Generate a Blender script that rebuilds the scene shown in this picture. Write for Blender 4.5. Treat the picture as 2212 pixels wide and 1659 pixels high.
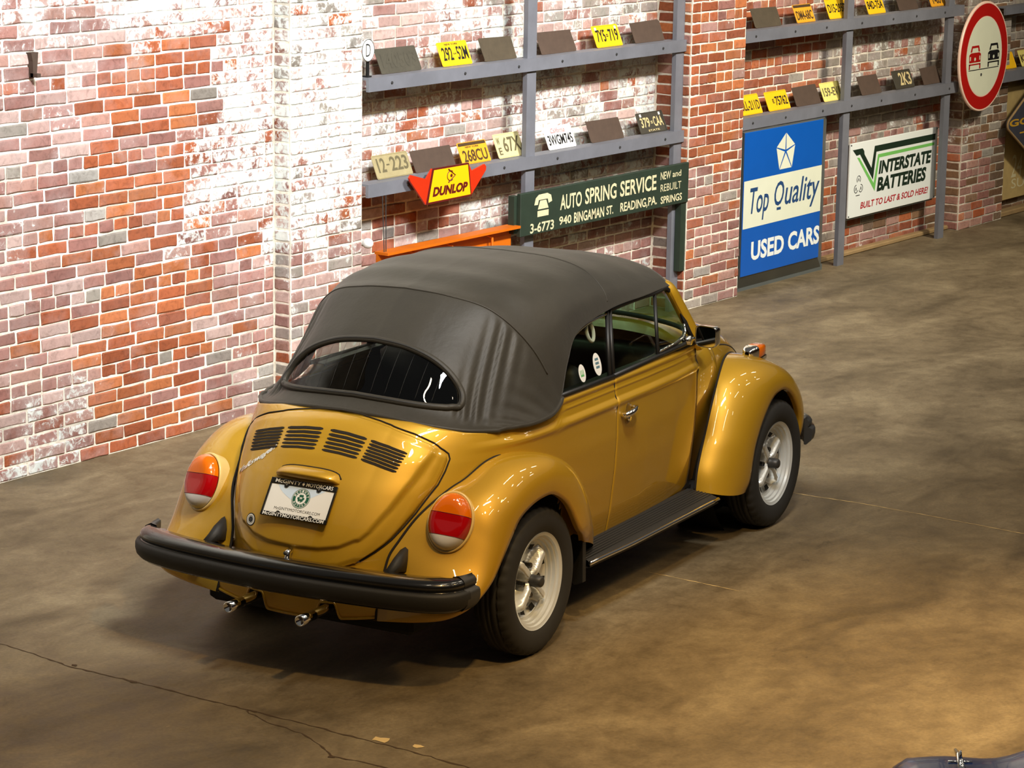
import bpy, math, random
import numpy as np
from mathutils import Matrix, Vector
random.seed(7); RNG = np.random.RandomState(7)
SC = bpy.context.scene
COL = SC.collection
for o in list(bpy.data.objects): bpy.data.objects.remove(o)

# ------------------------------------------------------------------ camera, world, lights, exposure
F_PX = 5899.28
CAM = (-8.955, -6.963, 3.569); YAW, PITCH, ROLL = 0.6143, 0.2160, -0.0162
def cam_axes():
    fwd = np.array([math.cos(YAW)*math.cos(PITCH), math.sin(YAW)*math.cos(PITCH), -math.sin(PITCH)])
    right = np.array([math.sin(YAW), -math.cos(YAW), 0.0]); down = np.cross(fwd, right)
    c, s = math.cos(ROLL), math.sin(ROLL)
    return c*right + s*down, -s*right + c*down, fwd
CR, CD, CF = cam_axes()
cd = bpy.data.cameras.new('camera'); cam = bpy.data.objects.new('camera', cd); COL.objects.link(cam)
cd.sensor_fit = 'HORIZONTAL'; cd.sensor_width = 36.0; cd.lens = 36.0*F_PX/2212.0; cd.clip_end = 200
cam.matrix_world = Matrix(((CR[0], -CD[0], -CF[0], CAM[0]), (CR[1], -CD[1], -CF[1], CAM[1]), (CR[2], -CD[2], -CF[2], CAM[2]), (0, 0, 0, 1)))
SC.camera = cam
def in_view(p, m=40):
    q = np.array(p)-np.array(CAM); z = q@CF
    u, v = 1106+F_PX*(q@CR)/z, 829.5+F_PX*(q@CD)/z
    return -m < u < 2212+m and -m < v < 1659+m, z

w = bpy.data.worlds.new('hall'); SC.world = w; w.use_nodes = True
bg = w.node_tree.nodes['Background']; bg.inputs[0].default_value = (0.80, 0.78, 0.74, 1); bg.inputs[1].default_value = 0.10

def lamp(name, kind, loc, power, color, size=0.2, aim=None, spread=None, size_y=None, angle=None, blend=0.5):
    l = bpy.data.lights.new(name, kind); l.energy = power; l.color = color
    if kind == 'AREA':
        l.size = size
        if size_y: l.shape = 'RECTANGLE'; l.size_y = size_y
        if spread: l.spread = spread
    else:
        l.shadow_soft_size = size
        if kind == 'SPOT': l.spot_size = angle; l.spot_blend = blend
    o = bpy.data.objects.new(name, l); COL.objects.link(o); o.location = loc
    if aim is not None:
        o.rotation_euler = (Vector(aim)-Vector(loc)).to_track_quat('-Z', 'Y').to_euler()
    return o
WARM = (1.0, 0.64, 0.24); SOFT = (1.0, 0.86, 0.66); COOL = (0.93, 0.97, 1.0)
lamp('hanging_lamp', 'SPOT', (-2.1, -2.9, 4.3), 330, WARM, 0.10, aim=(0.4, -0.9, 0), angle=2.1, blend=0.9)
lamp('floor_spot', 'SPOT', (1.0, -4.6, 5.0), 1300, WARM, 0.25, aim=(0.7, -3.0, 0), angle=0.95, blend=1.0)
lamp('wall_flood', 'AREA', (-1.5, -2.6, 6.2), 165, COOL, 1.6, aim=(1.6, 3.1, 1.8), size_y=0.4, spread=1.25)
lamp('wall_flood', 'AREA', (4.0, -2.8, 6.2), 125, (1.0, 0.97, 0.92), 1.6, aim=(5.4, 3.1, 1.6), size_y=0.4, spread=1.25)
lamp('wall_flood', 'AREA', (8.6, -2.8, 6.0), 75, (1.0, 0.90, 0.72), 1.4, aim=(9.8, 3.1, 1.2), size_y=0.4, spread=1.25)
# rows of tube fittings and round bays under the roof
for i, (x, y) in enumerate(((-3.5, -1.5), (-0.5, -2.2), (2.5, -2.2), (5.5, -2.4), (8.5, -2.6), (-2.0, -6.0), (2.0, -6.2), (6.0, -6.4), (10.0, -6.4))):
    lamp('tube_light', 'AREA', (x, y, 6.6), 26, SOFT, 1.5, aim=(x, y, 0), size_y=0.14)
for i, (x, y) in enumerate(((-1.6, -4.2), (0.6, -3.8), (3.2, -4.3), (5.4, -4.5), (-3.8, -3.6), (8.0, -4.6), (4.2, -8.5), (0.2, -8.2))):
    lamp('bay_lamp', 'POINT', (x, y, 6.2), 16, SOFT, 0.13)
SC.view_settings.view_transform = 'Standard'; SC.view_settings.look = 'None'
SC.view_settings.gamma = 1.0; SC.view_settings.use_curve_mapping = False
SC.view_settings.exposure = 0.30
try:
    SC.cycles.use_denoising = True; SC.cycles.max_bounces = 8; SC.cycles.transparent_max_bounces = 12
    SC.cycles.sample_clamp_indirect = 6.0; SC.cycles.caustics_reflective = False; SC.cycles.caustics_refractive = False
except Exception: pass

# ------------------------------------------------------------------ helpers
def lin(r, g, b):
    f = lambda c: (c/255/12.92) if c/255 <= 0.04045 else ((c/255+0.055)/1.055)**2.4
    return (f(r), f(g), f(b), 1.0)
def link(o, parent=None):
    COL.objects.link(o)
    if parent is not None: o.parent = parent
    return o
def mesh(name, V, Fc, mat=None, parent=None, smooth=True, label=None, kind=None, mats=None, midx=None):
    me = bpy.data.meshes.new(name)
    me.from_pydata([tuple(map(float, v)) for v in V], [], [tuple(int(i) for i in f) for f in Fc])
    for m in (mats or ([mat] if mat else [])): me.materials.append(m)
    if midx is not None: me.polygons.foreach_set('material_index', list(map(int, midx)))
    if smooth: me.polygons.foreach_set('use_smooth', [True]*len(me.polygons))
    me.update()
    o = bpy.data.objects.new(name, me); link(o, parent)
    if label: o['label'] = label
    if kind: o['kind'] = kind
    return o
def empty(name, loc=(0, 0, 0), rz=0, label=None, cat=None, group=None, kind=None):
    o = bpy.data.objects.new(name, None); link(o); o.location = loc; o.rotation_euler = (0, 0, rz); o.empty_display_size = 0.1
    return tag(o, label, cat, group, kind)
def tag(o, label=None, cat=None, group=None, kind=None):
    if label: o['label'] = label
    if cat: o['category'] = cat
    if group: o['group'] = group
    if kind: o['kind'] = kind
    return o
def auto(o, ang=40):
    me = o.data
    try: me.set_sharp_from_angle(angle=math.radians(ang))
    except Exception: pass
    return o
class MB:
    """collects shapes into one mesh"""
    def __init__(s): s.V = []; s.F = []; s.m = []
    def add(s, V, Fc, m=0):
        b = len(s.V); s.V += [tuple(v) for v in V]; s.F += [tuple(i+b for i in f) for f in Fc]; s.m += [m]*len(Fc); return s
    def box(s, x0, x1, y0, y1, z0, z1, m=0, bev=0.0):
        if bev > 0:
            b = bev; P = []; 
            for (zz, ins) in ((z0, b), (z0+b, 0), (z1-b, 0), (z1, b)):
                X0, X1, Y0, Y1 = x0+ins, x1-ins, y0+ins, y1-ins
                c = b*0.7 if ins == 0 else b*0.4
                P.append([(X0+c, Y0, zz), (X1-c, Y0, zz), (X1, Y0+c, zz), (X1, Y1-c, zz), (X1-c, Y1, zz), (X0+c, Y1, zz), (X0, Y1-c, zz), (X0, Y0+c, zz)])
            V = [p for r in P for p in r]; Fs = [tuple(range(7, -1, -1)), tuple(range(24, 32))]
            for k in range(3):
                for i in range(8): Fs.append((k*8+i, k*8+(i+1) % 8, k*8+8+(i+1) % 8, k*8+8+i))
            return s.add(V, Fs, m)
        V = [(x0, y0, z0), (x1, y0, z0), (x1, y1, z0), (x0, y1, z0), (x0, y0, z1), (x1, y0, z1), (x1, y1, z1), (x0, y1, z1)]
        return s.add(V, [(3, 2, 1, 0), (4, 5, 6, 7), (0, 1, 5, 4), (1, 2, 6, 5), (2, 3, 7, 6), (3, 0, 4, 7)], m)
    def prism(s, poly, d0, d1, axes='xz', m=0):
        """poly in a plane, extruded from d0 to d1 along the third axis"""
        n = len(poly); V = []
        for d in (d0, d1):
            for (a, b) in poly: V.append({'xz': (a, d, b), 'xy': (a, b, d), 'yz': (d, a, b)}[axes])
        Fs = [tuple(range(n)), tuple(range(2*n-1, n-1, -1))]+[(i, n+i, n+(i+1) % n, (i+1) % n) for i in range(n)]
        return s.add(V, Fs, m)
    def tube(s, pts, r, n=10, closed=False, m=0, cap=True):
        V, Fs = tube_geo(pts, r, n, closed, cap); return s.add(V, Fs, m)
    def build(s, name, mat=None, parent=None, smooth=False, mats=None, **k):
        return mesh(name, s.V, s.F, mat, parent, smooth, mats=mats, midx=s.m if mats else None, **k)
def tube_geo(pts, r, n=10, closed=False, cap=True):
    P = np.array(pts, float); k = len(P)
    rr = np.full(k, r) if np.isscalar(r) else np.array(r, float)
    if closed: T = np.roll(P, -1, 0)-np.roll(P, 1, 0)
    else:
        T = np.zeros_like(P); T[1:-1] = P[2:]-P[:-2]; T[0] = P[1]-P[0]; T[-1] = P[-1]-P[-2]
    T /= np.linalg.norm(T, axis=1)[:, None]+1e-12
    up = np.array([0, 0, 1.0]) if abs(T[0][2]) < 0.9 else np.array([1.0, 0, 0])
    N = np.cross(T[0], up); N /= np.linalg.norm(N); V = []
    for i in range(k):
        N = N-T[i]*(N@T[i]); N /= np.linalg.norm(N)+1e-12; B = np.cross(T[i], N)
        for j in range(n):
            a = 2*math.pi*j/n; V.append(P[i]+rr[i]*(math.cos(a)*N+math.sin(a)*B))
    Fs = []
    for i in range(k if closed else k-1):
        for j in range(n):
            a, b = i*n+j, i*n+(j+1) % n; c, d = ((i+1) % k)*n+(j+1) % n, ((i+1) % k)*n+j
            Fs.append((a, d, c, b))
    if cap and not closed: Fs += [tuple(range(n)), tuple(range((k-1)*n+n-1, (k-1)*n-1, -1))]
    return V, Fs
def cr(P, n):
    P = np.asarray(P, float); k = len(P); out = []
    E = np.concatenate([[2*P[0]-P[1]], P, [2*P[-1]-P[-2]]])
    for i in range(k-1):
        a, b, c, d = E[i], E[i+1], E[i+2], E[i+3]
        for j in range(n):
            t = j/n
            out.append(0.5*((2*b)+(-a+c)*t+(2*a-5*b+4*c-d)*t*t+(-a+3*b-3*c+d)*t**3))
    out.append(P[-1]); return np.array(out)
def gridf(n, m, flip=False, closed_m=False):
    Fs = []
    for i in range(n-1):
        for j in range(m if closed_m else m-1):
            q = (i*m+j, i*m+(j+1) % m, (i+1)*m+(j+1) % m, (i+1)*m+j)
            Fs.append(q[::-1] if flip else q)
    return Fs
def grid(name, G, mat, parent=None, flip=False, solid=None, closed_m=False, mask=None, **k):
    n, m = G.shape[:2]; Fs = gridf(n, m, flip, closed_m)
    if mask is not None: Fs = [f for f in Fs if mask[f[0]//m, f[0] % m]]
    o = mesh(name, G.reshape(-1, 3), Fs, mat, parent, True, **k)
    if solid:
        md = o.modifiers.new('thick', 'SOLIDIFY'); md.thickness = abs(solid); md.offset = -1 if solid > 0 else 1
    return o
def lathe(prof, n=48, axis='y', c=(0, 0, 0), mod=None):
    """prof: list of (r, a) revolved about axis through c"""
    V = []
    for i in range(n):
        t = 2*math.pi*i/n
        for k, (r, a) in enumerate(prof):
            if mod: r = r+mod(k, i)
            if axis == 'y': V.append((c[0]+r*math.cos(t), c[1]+a, c[2]+r*math.sin(t)))
            elif axis == 'x': V.append((c[0]+a, c[1]+r*math.cos(t), c[2]+r*math.sin(t)))
            else: V.append((c[0]+r*math.cos(t), c[1]+r*math.sin(t), c[2]+a))
    m = len(prof); Fs = []
    for i in range(n):
        for k in range(m-1): Fs.append((i*m+k, i*m+k+1, ((i+1) % n)*m+k+1, ((i+1) % n)*m+k))
    return V, Fs
def disc_pts(r, n, a0=0, rx=1, ry=1): return [(r*rx*math.cos(a0+2*math.pi*i/n), r*ry*math.sin(a0+2*math.pi*i/n)) for i in range(n)]
def sstep(a, b, x): t = np.clip((x-a)/(b-a), 0, 1); return t*t*(3-2*t)

# ------------------------------------------------------------------ lettering (meshes made from the built-in font)
def text_mesh(body, box, depth=0.002, shear=0.0, bold=0.0, space=1.0, align='fit', size=None):
    """flat letters in x/z, facing -y, fitted to box = (x0, x1, z0, z1)"""
    cu = bpy.data.curves.new('txt', 'FONT'); cu.body = body; cu.shear = shear; cu.offset = bold; cu.space_character = space
    cu.extrude = 0.0; cu.fill_mode = 'FRONT'; cu.resolution_u = 3
    o = bpy.data.objects.new('txt', cu); COL.objects.link(o)
    dg = bpy.context.evaluated_depsgraph_get(); me = bpy.data.meshes.new_from_object(o.evaluated_get(dg))
    V = np.array([v.co[:] for v in me.vertices]); Fc = [tuple(p.vertices) for p in me.polygons]
    bpy.data.objects.remove(o); bpy.data.curves.remove(cu); bpy.data.meshes.remove(me)
    mn, mx = V.min(0), V.max(0); x0, x1, z0, z1 = box
    X = x0+(V[:, 0]-mn[0])/(mx[0]-mn[0])*(x1-x0); Z = z0+(V[:, 1]-mn[1])/(mx[1]-mn[1])*(z1-z0)
    return np.stack([X, np.full(len(X), 0.0), Z], 1), Fc
def letters(name, items, mat, parent, y=0.0, warp=None, label=None):
    """items: list of (body, box, kwargs); one mesh in the parent's x/z plane at depth y"""
    for body, box, kw in items:
        V, Fc = text_mesh(body, box, **kw); V = V.copy(); V[:, 1] += y
        Vs = [warp(v) for v in V] if warp else [tuple(v) for v in V]
        o = mesh(name, Vs, Fc, mat, parent, False, label=label)
    return o

# ------------------------------------------------------------------ materials
def nt(name):
    m = bpy.data.materials.new(name); m.use_nodes = True; t = m.node_tree
    return m, t, t.nodes['Principled BSDF']
def node(t, typ, **kw):
    n = t.nodes.new(typ)
    for k, v in kw.items():
        if k == 'inp':
            for a, b in v.items(): n.inputs[a].default_value = b
        else: setattr(n, k, v)
    return n
def ramp(t, src, stops):
    r = t.nodes.new('ShaderNodeValToRGB'); e = r.color_ramp.elements
    while len(e) < len(stops): e.new(0.5)
    for i, (p, c) in enumerate(stops): e[i].position = p; e[i].color = c if len(c) == 4 else (*c, 1)
    t.links.new(src, r.inputs[0]); return r
def mixc(t, fac, a, b, blend='MIX'):
    n = t.nodes.new('ShaderNodeMix'); n.data_type = 'RGBA'; n.blend_type = blend
    for s, v in ((0, fac), (6, a), (7, b)):
        if hasattr(v, 'is_linked') or hasattr(v, 'links'): t.links.new(v, n.inputs[s])
        else: n.inputs[s].default_value = v
    return n.outputs[2]
def math_n(t, op, a, b=None, c=None, clamp=False):
    n = t.nodes.new('ShaderNodeMath'); n.operation = op; n.use_clamp = clamp
    for i, v in enumerate((a, b, c)):
        if v is None: continue
        if hasattr(v, 'links'): t.links.new(v, n.inputs[i])
        else: n.inputs[i].default_value = v
    return n.outputs[0]
def noise(t, vec, scale, detail=4, rough=0.55, dist=0.0):
    n = node(t, 'ShaderNodeTexNoise', inp={'Scale': scale, 'Detail': detail, 'Roughness': rough, 'Distortion': dist})
    if vec is not None: t.links.new(vec, n.inputs['Vector'])
    return n.outputs['Fac']
def bump(t, bs, h, strength, dist=0.01):
    b = node(t, 'ShaderNodeBump', inp={'Strength': strength, 'Distance': dist}); t.links.new(h, b.inputs['Height']); t.links.new(b.outputs[0], bs.inputs['Normal'])
def simple(name, col, rough=0.5, metal=0.0, coat=0.0, var=0.0, vscale=8.0, bmp=0.0, bscale=200, spec=None, coat_rough=0.03):
    m, t, b = nt(name); b.inputs['Base Color'].default_value = col; b.inputs['Roughness'].default_value = rough; b.inputs['Metallic'].default_value = metal
    b.inputs['Coat Weight'].default_value = coat; b.inputs['Coat Roughness'].default_value = coat_rough
    if spec is not None: b.inputs['Specular IOR Level'].default_value = spec
    tc = node(t, 'ShaderNodeTexCoord').outputs['Object']
    if var:
        f = noise(t, tc, vscale, 5, 0.6)
        t.links.new(mixc(t, f, tuple(c*(1-var) for c in col[:3])+(1,), tuple(min(1, c*(1+var)) for c in col[:3])+(1,)), b.inputs['Base Color'])
    if bmp: bump(t, b, noise(t, tc, bscale, 3), bmp, 0.004)
    return m
M = {}
def brick_mat(name, attr):
    m, t, b = nt(name); pos = node(t, 'ShaderNodeNewGeometry').outputs['Position']
    if attr:
        a = node(t, 'ShaderNodeAttribute'); a.attribute_name = 'Col'; col, al = a.outputs['Color'], a.outputs['Alpha']
    else:
        oi = node(t, 'ShaderNodeObjectInfo'); col, al = oi.outputs['Color'], oi.outputs['Alpha']
    n1 = noise(t, pos, 26, 5, 0.65, 0.8); n2 = noise(t, pos, 6, 4, 0.6); n3 = noise(t, pos, 9, 4, 0.7)
    tone = ramp(t, n1, [(0.25, (0.62, 0.6, 0.58)), (0.5, (1, 1, 1)), (0.8, (1.15, 1.15, 1.14))]).outputs[0]
    c = mixc(t, 1.0, col, tone, 'MULTIPLY')
    # thin grey-pink bloom, then thick remains of whitewash where alpha is high
    bloom = math_n(t, 'MULTIPLY', ramp(t, n2, [(0.4, (0, 0, 0)), (0.62, (1, 1, 1))]).outputs[0], math_n(t, 'MULTIPLY', al, 0.9))
    c = mixc(t, bloom, c, lin(178, 160, 156))
    mixn = math_n(t, 'ADD', math_n(t, 'MULTIPLY', n1, 0.6), math_n(t, 'MULTIPLY', n2, 0.4))
    thr = math_n(t, 'SUBTRACT', 0.69, math_n(t, 'MULTIPLY', al, 0.27))
    wfac = math_n(t, 'MULTIPLY', math_n(t, 'SUBTRACT', mixn, thr), 11.0, clamp=True)
    wcol = mixc(t, n3, lin(168, 180, 180), lin(244, 244, 236))
    c = mixc(t, wfac, c, wcol)
    t.links.new(c, b.inputs['Base Color']); b.inputs['Roughness'].default_value = 0.88
    b.inputs['Specular IOR Level'].default_value = 0.25
    bump(t, b, math_n(t, 'ADD', n1, math_n(t, 'MULTIPLY', n3, 0.5)), 0.5, 0.006)
    return m
M['brick'] = brick_mat('brick_clay', False); M['brick_rest'] = brick_mat('brick_clay_far', True)
def mortar_mat():
    m, t, b = nt('mortar'); pos = node(t, 'ShaderNodeNewGeometry').outputs['Position']
    n1 = noise(t, pos, 30, 5, 0.65); n2 = noise(t, pos, 2.2, 4, 0.6)
    c = ramp(t, n1, [(0.25, lin(190, 180, 164)), (0.5, lin(232, 224, 208)), (0.8, lin(246, 240, 228))]).outputs[0]
    sx = node(t, 'ShaderNodeSeparateXYZ'); t.links.new(pos, sx.inputs[0]); far = ramp(t, math_n(t, 'MULTIPLY', sx.outputs[0], 0.05), [(0.46, (0, 0, 0)), (0.50, (0.85, 0.85, 0.85))]).outputs[0]
    g = math_n(t, 'MAXIMUM', ramp(t, n2, [(0.5, (0, 0, 0)), (0.68, (0.8, 0.8, 0.8))]).outputs[0], math_n(t, 'MULTIPLY', far, ramp(t, n2, [(0.38, (0.2, 0.2, 0.2)), (0.55, (1, 1, 1))]).outputs[0]))
    c = mixc(t, g, c, lin(166, 162, 150))
    t.links.new(c, b.inputs['Base Color']); b.inputs['Roughness'].default_value = 0.95; b.inputs['Specular IOR Level'].default_value = 0.2
    bump(t, b, n1, 0.6, 0.006); return m
M['mortar'] = mortar_mat(); M['hallwall'] = simple('dim_hall_wall', lin(92, 70, 56), 0.9, var=0.2, vscale=0.8)
def floor_mat():
    m, t, b = nt('polished_concrete'); pos = node(t, 'ShaderNodeNewGeometry').outputs['Position']
    mp = node(t, 'ShaderNodeMapping', inp={'Rotation': (0, 0, 0.75), 'Scale': (0.8, 1.6, 1)}); t.links.new(pos, mp.inputs['Vector'])
    n1 = noise(t, mp.outputs[0], 1.3, 6, 0.6, 0.6); n2 = noise(t, pos, 9, 6, 0.7); n3 = noise(t, pos, 60, 3, 0.6); n4 = noise(t, pos, 0.45, 3, 0.5)
    c = ramp(t, n1, [(0.3, lin(88, 76, 56)), (0.52, lin(118, 104, 80)), (0.75, lin(146, 132, 104))]).outputs[0]
    c = mixc(t, 1.0, c, ramp(t, n2, [(0.3, (0.72, 0.7, 0.68)), (0.55, (1, 1, 1)), (0.8, (1.18, 1.16, 1.12))]).outputs[0], 'MULTIPLY')
    c = mixc(t, 1.0, c, ramp(t, n3, [(0.3, (0.86, 0.86, 0.86)), (0.7, (1.1, 1.1, 1.08))]).outputs[0], 'MULTIPLY')
    dark = ramp(t, noise(t, mp.outputs[0], 5.5, 5, 0.7, 0.8), [(0.64, (0, 0, 0)), (0.76, (0.55, 0.55, 0.55))]).outputs[0]
    c = mixc(t, dark, c, lin(60, 52, 40))
    fl = ramp(t, noise(t, mp.outputs[0], 22, 4, 0.7, 0.4), [(0.66, (0, 0, 0)), (0.74, (0.5, 0.5, 0.5))]).outputs[0]
    c = mixc(t, fl, c, lin(66, 56, 42))
    light = ramp(t, noise(t, pos, 14, 5, 0.7, 0.3), [(0.68, (0, 0, 0)), (0.8, (0.5, 0.5, 0.5))]).outputs[0]
    c = mixc(t, light, c, lin(176, 158, 124))
    t.links.new(c, b.inputs['Base Color'])
    t.links.new(ramp(t, n2, [(0.3, (0.5, 0.5, 0.5)), (0.7, (0.72, 0.72, 0.72))]).outputs[0], b.inputs['Roughness'])
    b.inputs['Specular IOR Level'].default_value = 0.3
    bump(t, b, n3, 0.15, 0.003); return m
M['floor'] = floor_mat()
def paint_mat():
    m, t, b = nt('gold_metallic_paint'); tc = node(t, 'ShaderNodeTexCoord').outputs['Object']
    n = noise(t, tc, 900, 2, 0.5)
    c = mixc(t, n, lin(176, 132, 16), lin(212, 166, 38))
    t.links.new(c, b.inputs['Base Color']); b.inputs['Metallic'].default_value = 0.40; b.inputs['Roughness'].default_value = 0.50
    b.inputs['Coat Weight'].default_value = 1.0; b.inputs['Coat Roughness'].default_value = 0.02; b.inputs['Coat IOR'].default_value = 1.48
    return m
M['gold'] = paint_mat()
def fabric_mat():
    m, t, b = nt('black_canvas'); tc = node(t, 'ShaderNodeTexCoord').outputs['Object']
    n = noise(t, tc, 5, 4, 0.6)
    t.links.new(mixc(t, n, lin(38, 35, 29), lin(54, 50, 41)), b.inputs['Base Color']); b.inputs['Roughness'].default_value = 0.55; b.inputs['Specular IOR Level'].default_value = 0.35
    b.inputs['Sheen Weight'].default_value = 0.08; b.inputs['Sheen Roughness'].default_value = 0.5
    bump(t, b, noise(t, tc, 14, 4, 0.6), 0.12, 0.02); return m
M['canvas'] = fabric_mat()
def glass_mat(name, tint, k=1.0):
    m = bpy.data.materials.new(name); m.use_nodes = True; t = m.node_tree; t.nodes.clear()
    o = t.nodes.new('ShaderNodeOutputMaterial'); mx = t.nodes.new('ShaderNodeMixShader'); tr = t.nodes.new('ShaderNodeBsdfTransparent'); gl = t.nodes.new('ShaderNodeBsdfGlossy')
    ge = node(t, 'ShaderNodeNewGeometry'); dp = node(t, 'ShaderNodeVectorMath'); dp.operation = 'DOT_PRODUCT'
    t.links.new(ge.outputs['Normal'], dp.inputs[0]); t.links.new(ge.outputs['Incoming'], dp.inputs[1])
    ab = math_n(t, 'ABSOLUTE', dp.outputs['Value']); fr = math_n(t, 'MULTIPLY_ADD', math_n(t, 'POWER', math_n(t, 'SUBTRACT', 1.0, ab, clamp=True), 5.0), 0.95, 0.05)
    tr.inputs[0].default_value = tint; gl.inputs['Roughness'].default_value = 0.01; gl.inputs[0].default_value = (1, 1, 1, 1)
    t.links.new(math_n(t, 'MULTIPLY', fr, k, clamp=True), mx.inputs[0]); t.links.new(tr.outputs[0], mx.inputs[1]); t.links.new(gl.outputs[0], mx.inputs[2]); t.links.new(mx.outputs[0], o.inputs[0]); return m
M['glass'] = glass_mat('car_glass', (0.80, 0.84, 0.81, 1), 1.0); M['greenglass'] = glass_mat('green_tinted_glass', (0.34, 0.58, 0.40, 1), 1.0)
M['chrome'] = simple('chrome', (0.86, 0.86, 0.84, 1), 0.06, 1.0)
M['silver'] = simple('silver_wheel_paint', lin(222, 226, 226), 0.30, 0.35, 0.4)
M['rubber'] = simple('black_rubber', lin(30, 29, 27), 0.62, var=0.25, bmp=0.1)
M['tyre'] = simple('tyre_rubber', lin(36, 35, 33), 0.72, var=0.2)
M['black'] = simple('black_paint', lin(22, 22, 22), 0.22, coat=0.6)
M['cap'] = simple('grey_black_plastic', lin(52, 52, 52), 0.45)
M['under'] = simple('underbody_black', lin(14, 14, 14), 0.9)
M['seam'] = simple('dark_gap', lin(26, 18, 6), 0.9)
M['vinyl'] = simple('black_vinyl', lin(20, 19, 18), 0.5)
M['amber'] = simple('amber_lens', lin(232, 112, 4), 0.12, coat=0.8)
M['red'] = simple('red_lens', lin(172, 8, 14), 0.1, coat=0.8)
M['clear'] = simple('clear_lens', lin(214, 210, 206), 0.15, coat=0.8)
M['cream'] = simple('cream_gold_rim', lin(226, 194, 120), 0.3, coat=0.5)
M['white'] = simple('white_plate', lin(232, 230, 222), 0.35)
M['pale_blue'] = simple('pale_blue_print', lin(206, 222, 236), 0.4)
M['dkgreen'] = simple('green_print', lin(24, 88, 62), 0.5)
M['steel'] = simple('grey_painted_steel', lin(112, 114, 122), 0.5, 0.1, var=0.3, vscale=5, bmp=0.1, bscale=60)
M['case'] = simple('grey_sign_case', lin(92, 98, 96), 0.4, 0.2, var=0.12)
M['blue'] = simple('blue_sign_face', lin(10, 84, 172), 0.35, var=0.12, vscale=3)
M['offwhite'] = simple('offwhite_sign_face', lin(218, 222, 200), 0.4, var=0.08, vscale=5)
M['navy'] = simple('navy_print', lin(30, 66, 112), 0.5)
M['signwhite'] = simple('white_sign_face', lin(228, 234, 230), 0.35)
M['dgreen'] = simple('black_green_print', lin(22, 42, 28), 0.5); M['lgreen'] = simple('light_green_print', lin(112, 186, 92), 0.5)
M['redprint'] = simple('red_print', lin(172, 34, 44), 0.5); M['inkblack'] = simple('black_print', lin(20, 20, 20), 0.5)
M['roadred'] = simple('red_road_sign', lin(172, 22, 18), 0.35, var=0.1); M['roadwhite'] = simple('cream_road_sign', lin(216, 220, 196), 0.4, var=0.06)
M['pinkrim'] = simple('pale_pink_rim', lin(240, 206, 186), 0.4)
M['dunred'] = simple('red_dealer_sign', lin(188, 44, 14), 0.35, var=0.1); M['dunyel'] = simple('yellow_dealer_sign', lin(246, 180, 12), 0.35); M['maroon'] = simple('maroon_print', lin(84, 14, 8), 0.5)
M['spring'] = simple('dark_green_board', lin(34, 48, 36), 0.6, var=0.35, vscale=12); M['oldcream'] = simple('worn_cream_paint', lin(206, 198, 160), 0.7, var=0.35, vscale=40)
M['orange'] = simple('orange_steel', lin(206, 104, 12), 0.45, 0.1, var=0.2, vscale=9)
M['rust'] = simple('rusted_plate', lin(74, 64, 48), 0.8, 0.2, var=0.35, vscale=14, bmp=0.3, bscale=60)
M['rust_b'] = simple('brown_rusted_plate', lin(76, 60, 49), 0.8, 0.2, var=0.3, vscale=16, bmp=0.3, bscale=60)
M['rust_g'] = simple('grey_rusted_plate', lin(68, 64, 52), 0.75, 0.2, var=0.35, vscale=14, bmp=0.3, bscale=60)
M['yellow'] = simple('yellow_plate', lin(238, 186, 22), 0.4, var=0.1, vscale=20); M['amberplate'] = simple('orange_yellow_plate', lin(220, 156, 36), 0.45, var=0.15, vscale=20)
M['creamplate'] = simple('cream_plate', lin(206, 194, 140), 0.5, var=0.2, vscale=18); M['oliveplate'] = simple('olive_plate', lin(150, 138, 100), 0.6, var=0.25, vscale=16)
M['paleyellow'] = simple('pale_yellow_plate', lin(224, 210, 120), 0.45, var=0.15, vscale=18); M['darkplate'] = simple('black_plate', lin(60, 56, 46), 0.5, var=0.3, vscale=16)
M['oliveink'] = simple('olive_print', lin(92, 84, 58), 0.6); M['tanink'] = simple('tan_print', lin(196, 178, 128), 0.6); M['brownink'] = simple('brown_print', lin(64, 44, 16), 0.6)
M['bluepaint'] = simple('dark_blue_car_paint', lin(8, 46, 112), 0.3, 0.3, 0.4); M['tanboard'] = simple('tan_board', lin(182, 158, 104), 0.7, var=0.3, vscale=8)
M['goodblue'] = simple('slate_sign_face', lin(62, 64, 74), 0.5, var=0.2, vscale=9); M['goodyel'] = simple('ochre_print', lin(196, 152, 40), 0.6, var=0.2, vscale=30)
M['kerb'] = simple('worn_kerb', lin(150, 124, 84), 0.9, var=0.3, vscale=10); M['crack'] = simple('crack_dark', lin(70, 52, 32), 1.0); M['chip'] = simple('pale_chip', lin(206, 178, 122), 0.9)
M['porcelain'] = simple('white_porcelain', lin(236, 236, 232), 0.3)
M['strapwhite'] = simple('white_strap', lin(224, 218, 200), 0.6); M['stickergreen'] = simple('green_sticker_print', lin(96, 170, 100), 0.5); M['stickerblue'] = simple('slate_sticker_print', lin(90, 120, 130), 0.5)
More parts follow.
